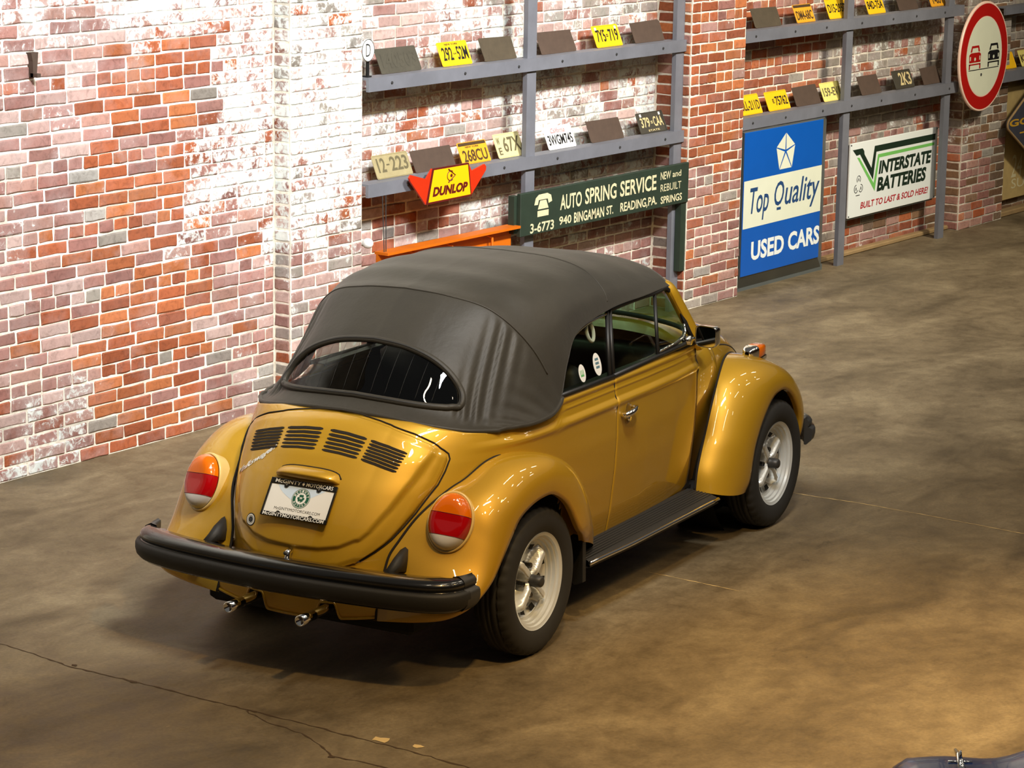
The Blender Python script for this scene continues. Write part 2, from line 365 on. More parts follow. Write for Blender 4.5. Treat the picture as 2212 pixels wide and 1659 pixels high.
# ------------------------------------------------------------------ the gold convertible (x forward from the rear axle, y left, z up)
CAR_RZ = 0.113463
car = empty('convertible_car', (0, 0, 0), CAR_RZ, 'gold rounded two-door convertible with closed black canvas top parked before the brick wall', 'car')
G = M['gold']
ZP = [0.26, 0.285, 0.40, 0.60, 0.75, 0.86, 0.885, 0.897, 0.908, 0.918, 0.930, 0.958, 0.965, 0.972, 0.988, 0.995, 1.002, 1.012, 1.022]
YP = [0.596, 0.604, 0.625, 0.647, 0.655, 0.654, 0.655, 0.661, 0.662, 0.656, 0.646, 0.641, 0.644, 0.640, 0.637, 0.642, 0.642, 0.636, 0.631]
YP0 = [0.596, 0.604, 0.625, 0.645, 0.651, 0.650, 0.648, 0.647, 0.646, 0.645, 0.644, 0.640, 0.639, 0.638, 0.636, 0.635, 0.634, 0.632, 0.630]
def yprof(z, x=0.5):
    k = float(sstep(-0.30, 0.05, x)); return (1-k)*np.interp(z, ZP, YP0)+k*np.interp(z, ZP, YP)
def wplan(x): return np.interp(x, [0.2, 1.2, 1.5, 1.78, 2.0, 2.3], [0.0, 0.0, -0.008, -0.028, -0.055, -0.11])
XZ = [0.25, 0.40, 0.48, 0.56, 0.65, 0.75, 0.82, 0.88, 0.95, 1.0, 1.03]; XR = [-0.735, -0.745, -0.735, -0.715, -0.68, -0.625, -0.575, -0.53, -0.475, -0.42, -0.36]
X0 = 0.35
def xr(z):
    return np.interp(z, ZZ_, XX_)
_zz = cr(np.stack([XZ, XR], 1), 8); ZZ_, XX_ = _zz[:, 0], _zz[:, 1]
def Xb(y, z):
    W = np.interp(z, ZP, YP0); q = np.clip(np.abs(y)/W, 0, 0.9999)
    return X0-(X0-xr(z))*(1-q**2.5)**0.4
def Nb(y, z):
    e = 1e-3
    p = lambda a, b: np.array([Xb(a, b), a, b])
    n = np.cross(p(y+e, z)-p(y-e, z), p(y, z+e)-p(y, z-e)); n /= np.linalg.norm(n)
    return n if n[0] < 0 else -n
def lidp(y, z, off=0.0): return np.array([Xb(y, z), y, z])+Nb(y, z)*off

# body tub: both quarter panels and the tail, with dark wheel-well liners
phis = np.linspace(90, -90, 121); side = np.linspace(0.875, X0, 26)[:-1]
zs = np.unique(np.concatenate([np.linspace(0.28, 0.88, 34), np.linspace(0.88, 1.022, 40)]))
rows = []
def zlim(x, f):
    hi = np.interp(x, [-0.42, -0.36, -0.30, -0.2, -0.1, 0.0, 0.1, 0.26, 0.33, 0.375, 0.41], [1.020, 1.012, 0.994, 0.970, 0.958, 0.954, 0.954, 0.962, 0.982, 1.008, 1.022])
    lo = np.interp(x, [-0.45, -0.35], [0.42, 0.28])
    return lo+(hi-lo)*(f-0.28)/(1.022-0.28)
for z_ in zs:
    r = []
    for x in side: z = zlim(x, z_); r.append((x, yprof(z, x)+wplan(x), z))
    for p in phis:
        a = math.radians(p); c, s = math.cos(a), math.sin(a)
        z = zlim(X0-(X0+0.42)*abs(c)**0.8, z_)
        x = X0-(X0-xr(z))*abs(c)**0.8; Wx = yprof(z, x)
        r.append((x, Wx*np.sign(s)*abs(s)**0.8, z))
    for x in side[::-1]: z = zlim(x, z_); r.append((x, -(yprof(z, x)+wplan(x)), z))
    rows.append(r)
T = np.array(rows); top = T[-1].copy(); cen = np.array([0.3, 0, 0])
inn = top.copy(); d = top-cen*[1, 0, 0]-[0, 0, 1]*top[:, 2:3]; inn[:, :2] -= 0.055*d[:, :2]/np.linalg.norm(d[:, :2], axis=1)[:, None]; inn2 = inn.copy(); inn2[:, 2] -= 0.02
T = np.concatenate([T, inn[None], inn2[None]]); n, m = T.shape[:2]
R2 = (T[:, :, 0])**2+(T[:, :, 2]-0.318)**2; well = (R2 < 0.42**2) & (np.abs(T[:, :, 1]) > 0.45)
T[:, :, 1] = np.where(well, np.sign(T[:, :, 1])*0.50, T[:, :, 1])
Fs = gridf(n, m); mi = [1 if any(well[v//m, v % m] for v in f) else 0 for f in Fs]
body = mesh('body', T.reshape(-1, 3), [f[::-1] for f in Fs], None, car, True, mats=[G, M['under']], midx=mi)

# front of the body: cowl, sides and luggage-lid (one loft, split into hood and front_body)
XS = [1.782, 1.9, 2.05, 2.2, 2.4, 2.6, 2.78, 2.9, 2.98, 3.03, 3.055]
WS = [0.626, 0.612, 0.592, 0.566, 0.52, 0.465, 0.41, 0.36, 0.31, 0.25, 0.16]
ZC = [1.040, 1.050, 1.050, 1.035, 1.000, 0.940, 0.860, 0.780, 0.690, 0.590, 0.49]
ZB = [0.78, 0.77, 0.76, 0.74, 0.70, 0.65, 0.58, 0.52, 0.47, 0.44, 0.42]
S = cr(np.stack([XS, WS, ZC, ZB], 1), 6)
def front_row(x, W, zc, zb, t0, t1, n):
    o = []
    for t in np.linspace(t0, t1, n):
        s, c = math.sin(t), math.cos(t)
        o.append((x, W*np.sign(s)*abs(s)**0.60, zb+(zc-zb)*abs(c)**0.60))
    return o
HT = math.radians(62)
hood_i = [i for i in range(len(S)) if S[i][0] > 2.06]
Gh = np.array([front_row(*S[i], -HT, HT, 41) for i in hood_i])
hood = grid('hood', Gh, G, car, flip=True, solid=0.012)
for sg in (-1, 1):
    rows = []
    for i, q in enumerate(S):
        x, W, zc, zb = q
        a0 = HT+0.012 if x > 2.05 else 0.0
        r = front_row(x, W, zc, zb, a0, math.pi/2, 30)+[(x, W*(1-0.02*k), zb-(zb-0.29)*k/8) for k in range(1, 9)]
        rows.append([(p[0], sg*p[1], p[2]) for p in r])
    grid('front_body', np.array(rows), G, car, flip=(sg < 0))
mesh('hood_seam', *tube_geo([(q[0], -q[1]*math.sin(HT)**0.60, q[3]+(q[2]-q[3])*math.cos(HT)**0.60-0.004) for q in S if q[0] > 2.05], 0.005, 6), M['seam'], car)

# doors
def side_patch(x0, x1, z0, z1, nx, nz, sg, off=0.0):
    return np.array([[(x, sg*(yprof(z, x)+wplan(x)+off), z) for x in np.linspace(x0, x1, nx)] for z in np.unique(np.concatenate([np.linspace(z0, 0.88, nz), np.linspace(0.88, z1, 40)]))])
for sg in (-1, 1):
    P = side_patch(0.879, 1.776, 0.292, 1.022, 40, 26, sg)
    d = P.copy()
    door = grid('door', np.concatenate([P, P[-1:]-np.array([0, sg*0.05, 0])]), G, car, flip=(sg > 0), solid=0.015, label='gold right door' if sg < 0 else 'gold left door')
    # handle, lock and flat recess disc; the dish's shade is put into darker gold
    hy = sg*(yprof(0.835, 1.0)+0.001)
    rec = MB()
    V, Fc = lathe([(0.0, 0.012*sg*0), (0.026, 0.0), (0.031, sg*0.0035), (0.034, 0.0)], 28, 'y', (0.985, hy, 0.842)); V = [(v[0], v[1], 0.842+(v[2]-0.842)*1.55) for v in V]
    rec.add(V, Fc); rec.build('handle_recess', simple('shaded_recess_gold', lin(150, 112, 22), 0.4, 0.3, 0.6) if sg < 0 else bpy.data.materials['shaded_recess_gold'], door, True)
    hb = MB(); pts = [(0.915+0.02*k, hy+sg*(0.020+0.012*math.sin(math.pi*k/6)), 0.842+0.0035*k) for k in range(7)]
    hb.tube(pts, [0.013, 0.015, 0.015, 0.014, 0.013, 0.011, 0.008], 12)
    hb.tube([(0.925, hy-sg*0.002, 0.843), (0.925, hy+sg*0.024, 0.843)], 0.012, 12); hb.tube([(1.025, hy-sg*0.002, 0.860), (1.025, hy+sg*0.024, 0.860)], 0.009, 12)
    hb.tube([(0.985, hy, 0.815), (0.985, hy+sg*0.012, 0.815)], 0.013, 14)
    hb.build('door_handle', M['chrome'], door, True)
    sm = MB()
    for x in (0.877, 1.779): sm.tube([(x, sg*(yprof(z, x)+wplan(x)-0.004), z) for z in np.linspace(0.29, 1.02, 30)], 0.0045, 6)
    sm.tube([(x, sg*(yprof(0.288, x)+wplan(x)-0.004), 0.288) for x in np.linspace(0.88, 1.78, 12)], 0.005, 6)
    sm.build('door_gap', M['seam'], car, True)

# engine lid
def hw(z): return np.interp(z, [0.455, 0.505, 0.535, 0.56, 0.612, 0.671, 0.721, 0.792, 0.85, 0.90, 1.03], [0.27, 0.325, 0.352, 0.372, 0.402, 0.430, 0.448, 0.474, 0.483, 0.486, 0.486])
def ztop(y): return np.interp(abs(y), [0, 0.1, 0.2, 0.25, 0.35, 0.42, 0.46, 0.478, 0.486], [1.020, 1.016, 1.004, 0.995, 0.965, 0.936, 0.912, 0.896, 0.875])
def zbot(y): return np.interp(abs(y), [0, 0.1, 0.2, 0.26], [0.450, 0.453, 0.466, 0.49])
IN_Z = [0.50, 0.53, 0.545, 0.556, 0.58, 0.612, 0.70, 0.80, 0.90, 1.05]; IN_Y = [0.05, 0.12, 0.19, 0.235, 0.278, 0.308, 0.362, 0.410, 0.446, 0.47]
def raised(y, z):
    d = (np.interp(z, IN_Z, IN_Y)-abs(y))*0.75; d2 = z-np.interp(abs(y), [0, 0.12, 0.2, 0.26], [0.527, 0.531, 0.545, 0.575])
    return 0.013*float(sstep(-0.004, 0.014, min(d, d2)))*float(1-0.75*sstep(0.86, 0.94, z))
def lid_off(y, z):
    sy = min(1, abs(y)/float(hw(z))); e = min(1-sy, (float(ztop(y))-z)/0.45, (z-float(zbot(y)))/0.45)
    return 0.004+0.006*float(sstep(0, 0.06, e))+0.006*math.sin(math.pi*min(1, (1-sy)/0.45))*float(sstep(0.0, 0.2, 1-sy))+raised(y, z)
ns, ntt = 121, 121; L = np.zeros((ntt, ns, 3))
for i, t in enumerate(np.linspace(0, 1, ntt)):
    for j, s in enumerate(np.linspace(-1, 1, ns)):
        zl = 0.45+0.45*t; y = s*float(hw(zl)); z0, z1 = float(zbot(s*0.27)), float(ztop(s*0.486)); z = z0+(z1-z0)*t
        L[i, j] = lidp(y, z, lid_off(y, z))
lid = grid('engine_lid', L, G, car, flip=True, solid=0.008)
loop = [L[i, 0] for i in range(ntt)]+[L[-1, j] for j in range(1, ns)]+[L[i, -1] for i in range(ntt-2, -1, -1)]
loop = [lidp(p[1]*1.007, 0.74+(p[2]-0.74)*1.009, 0.0015) for p in loop if p[2] > 0.50]
mesh('lid_gap', *tube_geo(loop, 0.0034, 6), M['seam'], car)
# air slots: four banks
def lid_surf(y, z):
    return lidp(y, z, lid_off(y, z)+0.0022)
for (ya, yb, za, zb, k) in ((0.358, 0.208, 0.898, 0.832, 7), (0.190, 0.018, 0.944, 0.875, 6), (-0.018, -0.190, 0.944, 0.875, 6), (-0.208, -0.358, 0.898, 0.832, 7)):
    for i in range(k):
        f = i/(k-1); rows = []
        for j in range(13):
            u = j/12; y = ya+(yb-ya)*u; y *= 1-0.045*f
            # banks follow the arch of the lid
            zt = np.interp(abs(y), [0, 0.1, 0.197, 0.28, 0.358], [0.962, 0.957, 0.944, 0.925, 0.898]); zl = np.interp(abs(y), [0, 0.1, 0.192, 0.26, 0.339], [0.890, 0.885, 0.873, 0.857, 0.832])
            z = zt+(zl-zt)*f; h = 0.0046*(1 if 0 < j < 12 else 0.4)
            rows.append([lid_surf(y, z+h), lid_surf(y, z)+0.0*Nb(y, z), lid_surf(y, z-h)])
        grid('air_slot', np.array(rows), M['seam'], lid)
# plate lamp hood
V = []; nv = 21
for i, t in enumerate(np.linspace(0, 1, 9)):
    for u in np.linspace(-1, 1, nv):
        yw = 0.148*u; prof = math.sqrt(max(0, 1-abs(u)**3.2)); ztop_, zb_ = 0.792+0.030*prof, 0.776
        z = ztop_+(zb_-ztop_)*t; out = 0.052*prof*math.sin(t*math.pi/2)**0.8+0.006
        V.append(lidp(yw, z, 0.018+out))
Gv = np.array(V).reshape(9, nv, 3); und = np.array([[lidp(p[1], 0.772, 0.014) for p in Gv[-1]]])
lh = grid('plate_lamp_hood', np.concatenate([Gv, und]), G, lid)
mesh('hood_gap', *tube_geo([p for p in Gv[0]], 0.004, 6), M['seam'], lid)
# number plate and frame, leaning with its top nearer the lid
pt, pb = np.array([-0.640, 0, 0.779]), np.array([-0.728, 0, 0.649]); up = (pt-pb)/np.linalg.norm(pt-pb); rt = np.array([0, -1.0, 0]); nn = np.cross(rt, up); pc = (pt+pb)/2
nn = nn if nn[0] < 0 else -nn
plate = bpy.data.objects.new('number_plate', None)
def plate_w(u, v, d): return pc+rt*u+up*v+nn*d
def plate_mesh(mb, name, mat, parent, smooth=False, **k):
    return mesh(name, [plate_w(v[0], v[2], -v[1]) for v in mb.V], mb.F, mat, parent, smooth, **k)
b = MB(); b.box(-0.152, 0.152, 0.0, 0.003, -0.077, 0.077, bev=0.0012)
plate = plate_mesh(b, 'number_plate', M['white'], lid, label='white dealer plate in a black frame')
b = MB()
b.box(-0.159, 0.159, -0.006, 0.004, 0.059, 0.083, bev=0.002); b.box(-0.159, -0.151, -0.006, 0.004, -0.083, 0.06, bev=0.002); b.box(0.151, 0.159, -0.006, 0.004, -0.083, 0.06, bev=0.002); b.box(-0.159, 0.159, -0.006, 0.004, -0.083, -0.064, bev=0.002)
for u in (-0.078, 0.078):
    b.prism([(u+p[0], 0.058+p[1]) for p in disc_pts(0.011, 14)], -0.0055, 0.003); b.prism([(u+p[0], -0.066+p[1]) for p in disc_pts(0.010, 14)], -0.0055, 0.003)
plate_mesh(b, 'plate_frame', M['black'], plate)
for u in (-0.078, 0.078):
    for v in (0.058, -0.066):
        b = MB(); b.prism([(u+p[0], v+p[1]) for p in disc_pts(0.0045, 10)], -0.0075, -0.005); plate_mesh(b, 'plate_screw', M['chrome'], plate)
wp = lambda dd: (lambda v: plate_w(v[0], v[2], -v[1]+dd))
letters('lettering', [('McGINTY', (-0.135, -0.012, 0.0625, 0.079), dict(bold=0.01)), ('MOTORCARS', (0.014, 0.142, 0.0625, 0.079), dict(bold=0.01)), ('McGINTYMOTORCARS.COM', (-0.147, 0.147, -0.081, -0.066), dict(bold=0.015))], M['white'], plate, -0.0068, wp(0))
letters('web_address', [('McGINTYMOTORCARS.COM', (-0.105, 0.115, -0.050, -0.038), {})], M['seam'], plate, -0.0006, wp(0))
mb = MB(); mb.prism(disc_pts(0.006, 5, math.pi/2)[:0] or [(0.0, 0.062), (0.006, 0.070), (0.0, 0.080), (-0.006, 0.070)], -0.0070, -0.0062); plate_mesh(mb, 'frame_emblem', M['white'], plate)
mb = MB(); mb.add(*[[(p[0], -0.0005, p[1]) for p in [(-0.12, 0.057)]+[(-0.12+0.17*k/10, 0.057-0.075*math.sin(math.pi*0.5*k/10)**0.7) for k in range(1, 8)]+[(0.02, 0.0), (0.11, 0.057)]], [tuple(range(9, -1, -1))]]); plate_mesh(mb, 'plate_tint', M['pale_blue'], plate)
# round clover badge on the plate
mb = MB()
def ring(mb, c, r0, r1, y, n=36, m=0):
    V = [(c[0]+r*math.cos(2*math.pi*i/n), y, c[1]+r*math.sin(2*math.pi*i/n)) for r in (r0, r1) for i in range(n)]
    mb.add(V, [(i, (i+1) % n, n+(i+1) % n, n+i) for i in range(n)], m)
def disc(mb, c, r, y, n=28, m=0, sx=1.0): mb.add([(c[0]+r*sx*math.cos(2*math.pi*i/n), y, c[1]+r*math.sin(2*math.pi*i/n)) for i in range(n)], [tuple(range(n))], m)
disc(mb, (0.005, 0.010), 0.043, -0.0007); e1 = plate_mesh(mb, 'badge', M['dkgreen'], plate)
mb = MB(); disc(mb, (0.005, 0.010), 0.025, -0.0009); ring(mb, (0.005, 0.010), 0.0385, 0.0405, -0.0009)
plate_mesh(mb, 'badge_field', M['white'], plate)
mb = MB()
for a in (90, 210, 330):
    for s in (-1, 1): disc(mb, (0.005+0.010*math.cos(math.radians(a))+0.0045*s*math.sin(math.radians(a)), 0.011+0.010*math.sin(math.radians(a))-0.0045*s*math.cos(math.radians(a))), 0.0062, -0.0011, 12)
mb.add([(0.003, -0.0011, 0.011), (0.007, -0.0011, 0.011), (0.010, -0.0011, -0.008), (0.006, -0.0011, -0.008)], [(0, 1, 2, 3)])
plate_mesh(mb, 'clover', M['dkgreen'], plate)
def arc_text(body, c, r, a0, a1, h, y, flipd=False):
    Vs = []; Fs = []; k = len(body)
    for i, ch in enumerate(body):
        if ch == ' ': continue
        a = math.radians(a0+(a1-a0)*i/(k-1)); V, Fc = text_mesh(ch, (-h*0.36, h*0.36, -h/2, h/2), bold=0.02)
        th = a-math.pi/2 if not flipd else a+math.pi/2; b = len(Vs)
        for v in V: Vs.append((c[0]+r*math.cos(a)+v[0]*math.cos(th)-v[2]*math.sin(th), y, c[1]+r*math.sin(a)+v[0]*math.sin(th)+v[2]*math.cos(th)))
        Fs += [tuple(q+b for q in f) for f in Fc]
    return Vs, Fs
mb = MB(); mb.add(*arc_text('McGINTY', (0.005, 0.010), 0.0318, 160, 20, 0.0105, -0.0010)); mb.add(*arc_text('MOTORS', (0.005, 0.010), 0.0318, 215, 325, 0.0095, -0.0010, True)); plate_mesh(mb, 'badge_lettering', M['white'], plate)
# chrome script on the lid, climbing to the right
sp0, sp1 = np.array([0.372, 0.735]), np.array([0.205, 0.868])
def script_warp(v):
    t = v[0]; q = sp0+(sp1-sp0)*t; dd = (sp1-sp0)/np.linalg.norm(sp1-sp0); q = q+np.array([-0.15, 1.0])*v[2]
    return tuple(lidp(q[0], q[1], lid_off(q[0], q[1])+0.002))
letters('script_badge', [('Volkswagen', (0, 1, -0.014, 0.020), dict(shear=0.3, bold=0.03))], M['chrome'], lid, 0, script_warp)
# round sticker and the chrome latch
def on_lid(mb, cy, cz, name, mat, off):
    return mesh(name, [tuple(lidp(cy-v[0], cz+v[2], lid_off(cy-v[0], cz+v[2])+0.0012+off)) for v in mb.V], mb.F, mat, lid, False)
mb = MB(); disc(mb, (0, 0), 0.024, 0); on_lid(mb, 0.222, 0.598, 'lid_sticker', M['inkblack'], 0)
mb = MB(); ring(mb, (0, 0), 0.011, 0.020, 0); on_lid(mb, 0.222, 0.598, 'sticker_ring', M['white'], 0.001)
mb = MB(); disc(mb, (0, 0), 0.007, 0); ring(mb, (0, 0), 0.0135, 0.0155, 0.0); on_lid(mb, 0.222, 0.598, 'sticker_mark', M['cap'], 0.0015)
lt = MB(); c0 = lidp(0.0, 0.498, 0.012); lt.tube([c0+np.array([-0.0, 0, 0.022]), c0+np.array([-0.024, 0, 0.016]), c0+np.array([-0.03, 0, -0.01]), c0+np.array([-0.012, 0, -0.03])], [0.012, 0.014, 0.013, 0.010], 14)
lt.build('lid_latch', M['chrome'], lid, True)
lk = MB(); lk.tube([c0+np.array([-0.022, 0.004, 0.014]), c0+np.array([-0.040, 0.004, 0.016])], 0.008, 14); lk.build('latch_button', M['cap'], lid, True)

# rear apron with two exhaust notches
yy = np.linspace(-0.383, 0.383, 121); rows = []
for y in yy:
    zb0 = 0.254+0.034*(abs(y)/0.383)**2; zb = zb0
    for c in (-0.173, 0.173):
        d = abs(y-c); zb = max(zb, zb0+0.066*float(1-sstep(0.030, 0.062, d)))
    x = -0.752+0.045*(abs(y)/0.383)**2.2
    rows.append([(x+0.030*(k/9)**2, y, zb+(0.47-zb)*k/9) for k in range(10)])
apron = grid('rear_apron', np.array(rows), G, car, solid=0.01)
mesh('apron_lip', *tube_geo([r[0] for r in rows], 0.005, 8), G, apron)
for c in (-0.173, 0.173):
    b = MB()
    V, Fc = lathe([(0.0, 0.10), (0.021, 0.10), (0.0225, 0.0), (0.0185, 0.0), (0.018, 0.09), (0.0, 0.09)], 24, 'x', (-0.945, c, 0.302))
    b.add(V, Fc); V, Fc = lathe([(0.021, 0.0), (0.021, 0.27)], 20, 'x', (-0.85, c, 0.302)); b.add(V, Fc)
    b.build('tailpipe', M['chrome'], car, True)

# fenders
def fender(name, Sm, Lp, A, B, sg, lipin=0.028):
    Sm, Lp, A, B = map(lambda a: np.array(a, float), (Sm, Lp, A, B)); k = len(Sm); rows = []
    for j in range(k):
        P0, P3 = Sm[j], Lp[j]; P1, P2 = P0+A[j], P3+B[j]; r = []
        for t in np.linspace(0, 1, 22): r.append((1-t)**3*P0+3*(1-t)**2*t*P1+3*(1-t)*t*t*P2+t**3*P3)
        rows.append(r)
    Gd = cr(np.array(rows), 7)
    lip = Gd[:, -1].copy(); lip[:, 1] -= lipin; lip2 = Gd[:, -1].copy(); lip2[:, 1] -= lipin*0.4
    Gd = np.concatenate([Gd, lip2[:, None], lip[:, None]], 1)
    Gd[:, :, 1] *= sg
    o = grid(name, Gd, G, car, flip=(sg > 0), solid=None)
    sm = Gd[:, 0].copy(); sm[:, 1] += sg*0.003
    mesh('fender_beading', *tube_geo(sm, 0.0055, 8), M['seam'], o)
    return o, Gd
RS = [(.69, .612, .285), (.62, .62, .43), (.48, .632, .625), (.33, .635, .745), (.15, .628, .825), (-.02, .608, .862), (-.17, .582, .852), (-.284, .545, .795), (-.365, .505, .755), (-.50, .45, .672), (-.575, .40, .572), (-.605, .378, .52), (-.63, .372, .46), (-.665, .374, .40), (-.695, .378, .34), (-.715, .384, .278)]
RL = [(.43, .735, .385), (.355, .768, .440), (.285, .785, .488), (.172, .79, .618), (.045, .79, .690), (-.06, .79, .700), (-.16, .79, .686), (-.254, .79, .652), (-.325, .79, .588), (-.395, .79, .518), (-.475, .787, .440), (-.565, .775, .385), (-.640, .750, .350), (-.685, .680, .318), (-.705, .560, .295), (-.717, .40, .278)]
RA = [(.0, .05, 0), (.0, .08, .0), (.01, .10, .02), (.01, .11, .025), (.01, .115, .025), (0, .12, .02), (-.02, .12, .025), (-.07, .11, .03), (-.08, .12, .012), (.005, .15, .0), (.022, .16, -.005), (.018, .16, -.01), (.008, .15, -.01), (-.02, .10, -.01), (-.01, .08, -.005), (0, .004, 0)]
RB = [(.09, .01, -.02), (.09, .015, .02), (.085, .02, .06), (.06, .02, .10), (.02, .02, .125), (-.01, .02, .125), (-.05, .02, .12), (-.10, .02, .105), (-.115, .015, .10), (-.080, .02, .085), (-.058, .018, .07), (-.036, .012, .06), (-.030, .01, .05), (-.025, .01, .04), (-.01, .01, .02), (0, .0, .0)]
FS = [(1.79, .622, .30), (1.805, .622, .385), (1.84, .62, .46), (1.89, .618, .55), (1.99, .612, .72), (2.08, .598, .815), (2.20, .568, .865), (2.36, .525, .860), (2.52, .485, .815), (2.66, .44, .74), (2.77, .40, .65), (2.83, .365, .56), (2.86, .345, .45)]
FL = [(2.045, .775, .255), (2.075, .785, .31), (2.092, .79, .40), (2.122, .79, .48), (2.20, .79, .585), (2.30, .79, .668), (2.385, .79, .692), (2.46, .79, .688), (2.545, .79, .648), (2.625, .787, .575), (2.68, .78, .50), (2.705, .77, .42), (2.73, .74, .34)]
FA = [(0, .13, -.01), (.0, .12, 0), (.01, .12, .01), (.01, .12, .02), (.015, .12, .02), (.02, .12, .01), (.03, .12, .002), (.05, .13, .0), (.07, .14, .0), (.09, .15, .008), (.10, .15, .0), (.10, .15, -.01), (.08, .15, -.02)]
FB = [(-.14, .02, .005), (-.13, .02, .01), (-.12, .02, .02), (-.11, .02, .05), (-.075, .02, .085), (-.04, .02, .105), (0, .02, .11), (.04, .02, .11), (.085, .02, .105), (.13, .02, .09), (.16, .02, .075), (.165, .02, .05), (.14, .02, .03)]
RF = {}
for sg in (-1, 1):
    o, Gd = fender('rear_fender', RS, RL, RA, RB, sg); RF[sg] = o
    o2, Gf = fender('front_fender', FS, FL, FA, FB, sg)
    # turn signal on the front fender
    b = MB(); c = np.array([2.43, sg*0.615, 0.868])
    prof = [(0.000, 0.032), (0.02, 0.036), (0.05, 0.036), (0.085, 0.033), (0.10, 0.020)]
    V = []; nn_ = 24; sq = lambda v: math.copysign(abs(v)**0.5, v)
    for (dx, r) in [(-0.060, 0.010), (-0.055, 0.022), (-0.035, 0.030), (-0.01, 0.034), (0.0, 0.035)]:
        for i in range(nn_): a = 2*math.pi*i/nn_; V.append((c[0]+dx, c[1]+r*1.15*sq(math.cos(a)), c[2]-0.008+r*max(-0.9, sq(math.sin(a)))))
    b.add(V, [(i*nn_+j, i*nn_+(j+1) % nn_, (i+1)*nn_+(j+1) % nn_, (i+1)*nn_+j) for i in range(4) for j in range(nn_)])
    b.box(c[0]-0.05, c[0]+0.11, c[1]-0.034, c[1]+0.034, c[2]-0.06, c[2]-0.027, bev=0.008)
    ts = b.build('turn_signal', M['chrome'], o2, True)
    b = MB(); V = []
    for (dx, r) in [(0.0, 0.033), (0.04, 0.034), (0.085, 0.032), (0.098, 0.026), (0.10, 0.004)]:
        for i in range(nn_): a = 2*math.pi*i/nn_; V.append((c[0]+dx, c[1]+r*1.15*sq(math.cos(a)), c[2]-0.008+r*max(-0.9, sq(math.sin(a)))))
    b.add(V, [(i*nn_+j, i*nn_+(j+1) % nn_, (i+1)*nn_+(j+1) % nn_, (i+1)*nn_+j) for i in range(4) for j in range(nn_)]); b.build('signal_lens', M['amber'], ts, True)
    # head lamp facing forward
    V, Fc = lathe([(0.0, 0.035), (0.05, 0.03), (0.082, 0.012), (0.085, 0.0)], 28, 'x', (2.80, sg*0.58, 0.60)); hl = mesh('headlight', V, Fc, M['clear'], o2)
    V, Fc = lathe([(0.085, 0.012), (0.098, 0.008), (0.104, -0.01), (0.10, -0.06)], 28, 'x', (2.80, sg*0.58, 0.60)); mesh('headlight_rim', V, Fc, M['chrome'], hl)

# tail lamps: oval, three colours
for sg in (-1, 1):
    C = np.array([-0.490, sg*0.600, 0.667]); u = np.array([0.405, 0, 0.914]); nrm = np.array([-0.914, 0, 0.405]); a = math.radians(13)
    v0 = np.array([0, 1.0, 0]); nrm2 = nrm*math.cos(a)+v0*sg*math.sin(a); vv = v0*math.cos(a)-nrm*sg*math.sin(a)
    def tl(x, y, d): return C+vv*x+u*y+nrm2*d
    n = 48; EX, EY = 0.093, 0.124
    def ov(t, k=1.0): return EX*k*math.cos(t), EY*k*math.sin(t)
    rows = [[tl(*ov(2*math.pi*i/n, k), d) for i in range(n)] for (k, d) in ((1.02, -0.05), (1.035, 0.0), (1.03, 0.010), (0.99, 0.014), (0.955, 0.012))]
    lampo = grid('tail_lamp', np.array(rows), M['cream'], RF[sg], closed_m=True, flip=True, label='tail lamp in three colours')
    def dome(x, y):
        q = (x/EX)**2+(y/EY)**2; base = 0.050*max(0, 1-(q/0.92)**3.0)**0.6
        return 0.010+base*(1.0+0.25*max(0, y/EY)*(1 if abs(x) < 0.05 else 0.8))
    for nm, y0, y1, mat in (('amber_lens', 0.22, 0.955, 'amber'), ('red_lens', -0.50, 0.22, 'red'), ('clear_lens', -0.955, -0.50, 'clear')):
        rows = []
        for i in range(15):
            y = EY*(y0+(y1-y0)*i/14)*0.998; w_ = EX*0.955*math.sqrt(max(1e-5, 1-(y/(EY*0.956))**2))
            rows.append([tl(w_*s, y, dome(w_*s, y)) for s in np.linspace(-1, 1, 33)])
        grid(nm, np.array(rows), M[mat], lampo, flip=True)
    mb = MB(); 
    for y in (0.22, -0.50):
        w_ = EX*0.95*math.sqrt(1-(y/0.956)**2); mb.tube([tl(w_*s, EY*y, dome(w_*s, EY*y)-0.0005) for s in np.linspace(-1, 1, 25)], 0.0014, 6)
    mb.build('lens_joint', M['maroon'], lampo, True)
    # rubber boot of the bumper bracket
    b = MB(); P = [(-.600, .412, .470), (-.592, .418, .515), (-.578, .428, .545), (-.566, .440, .556), (-.568, .452, .548), (-.588, .460, .515), (-.606, .464, .470)]
    base = [np.array([p[0]-0.010, sg*p[1], p[2]]) for p in P]; tip = [np.array([-0.72, sg*(0.424+0.006*i), 0.478]) for i in range(7)]
    mid = [p*0.62+q*0.38+np.array([-.004, 0, .006]) for p, q in zip(base, tip)]
    grid('bracket_boot', np.array([base, mid, tip]), M['rubber'], car, flip=(sg > 0), solid=0.006)

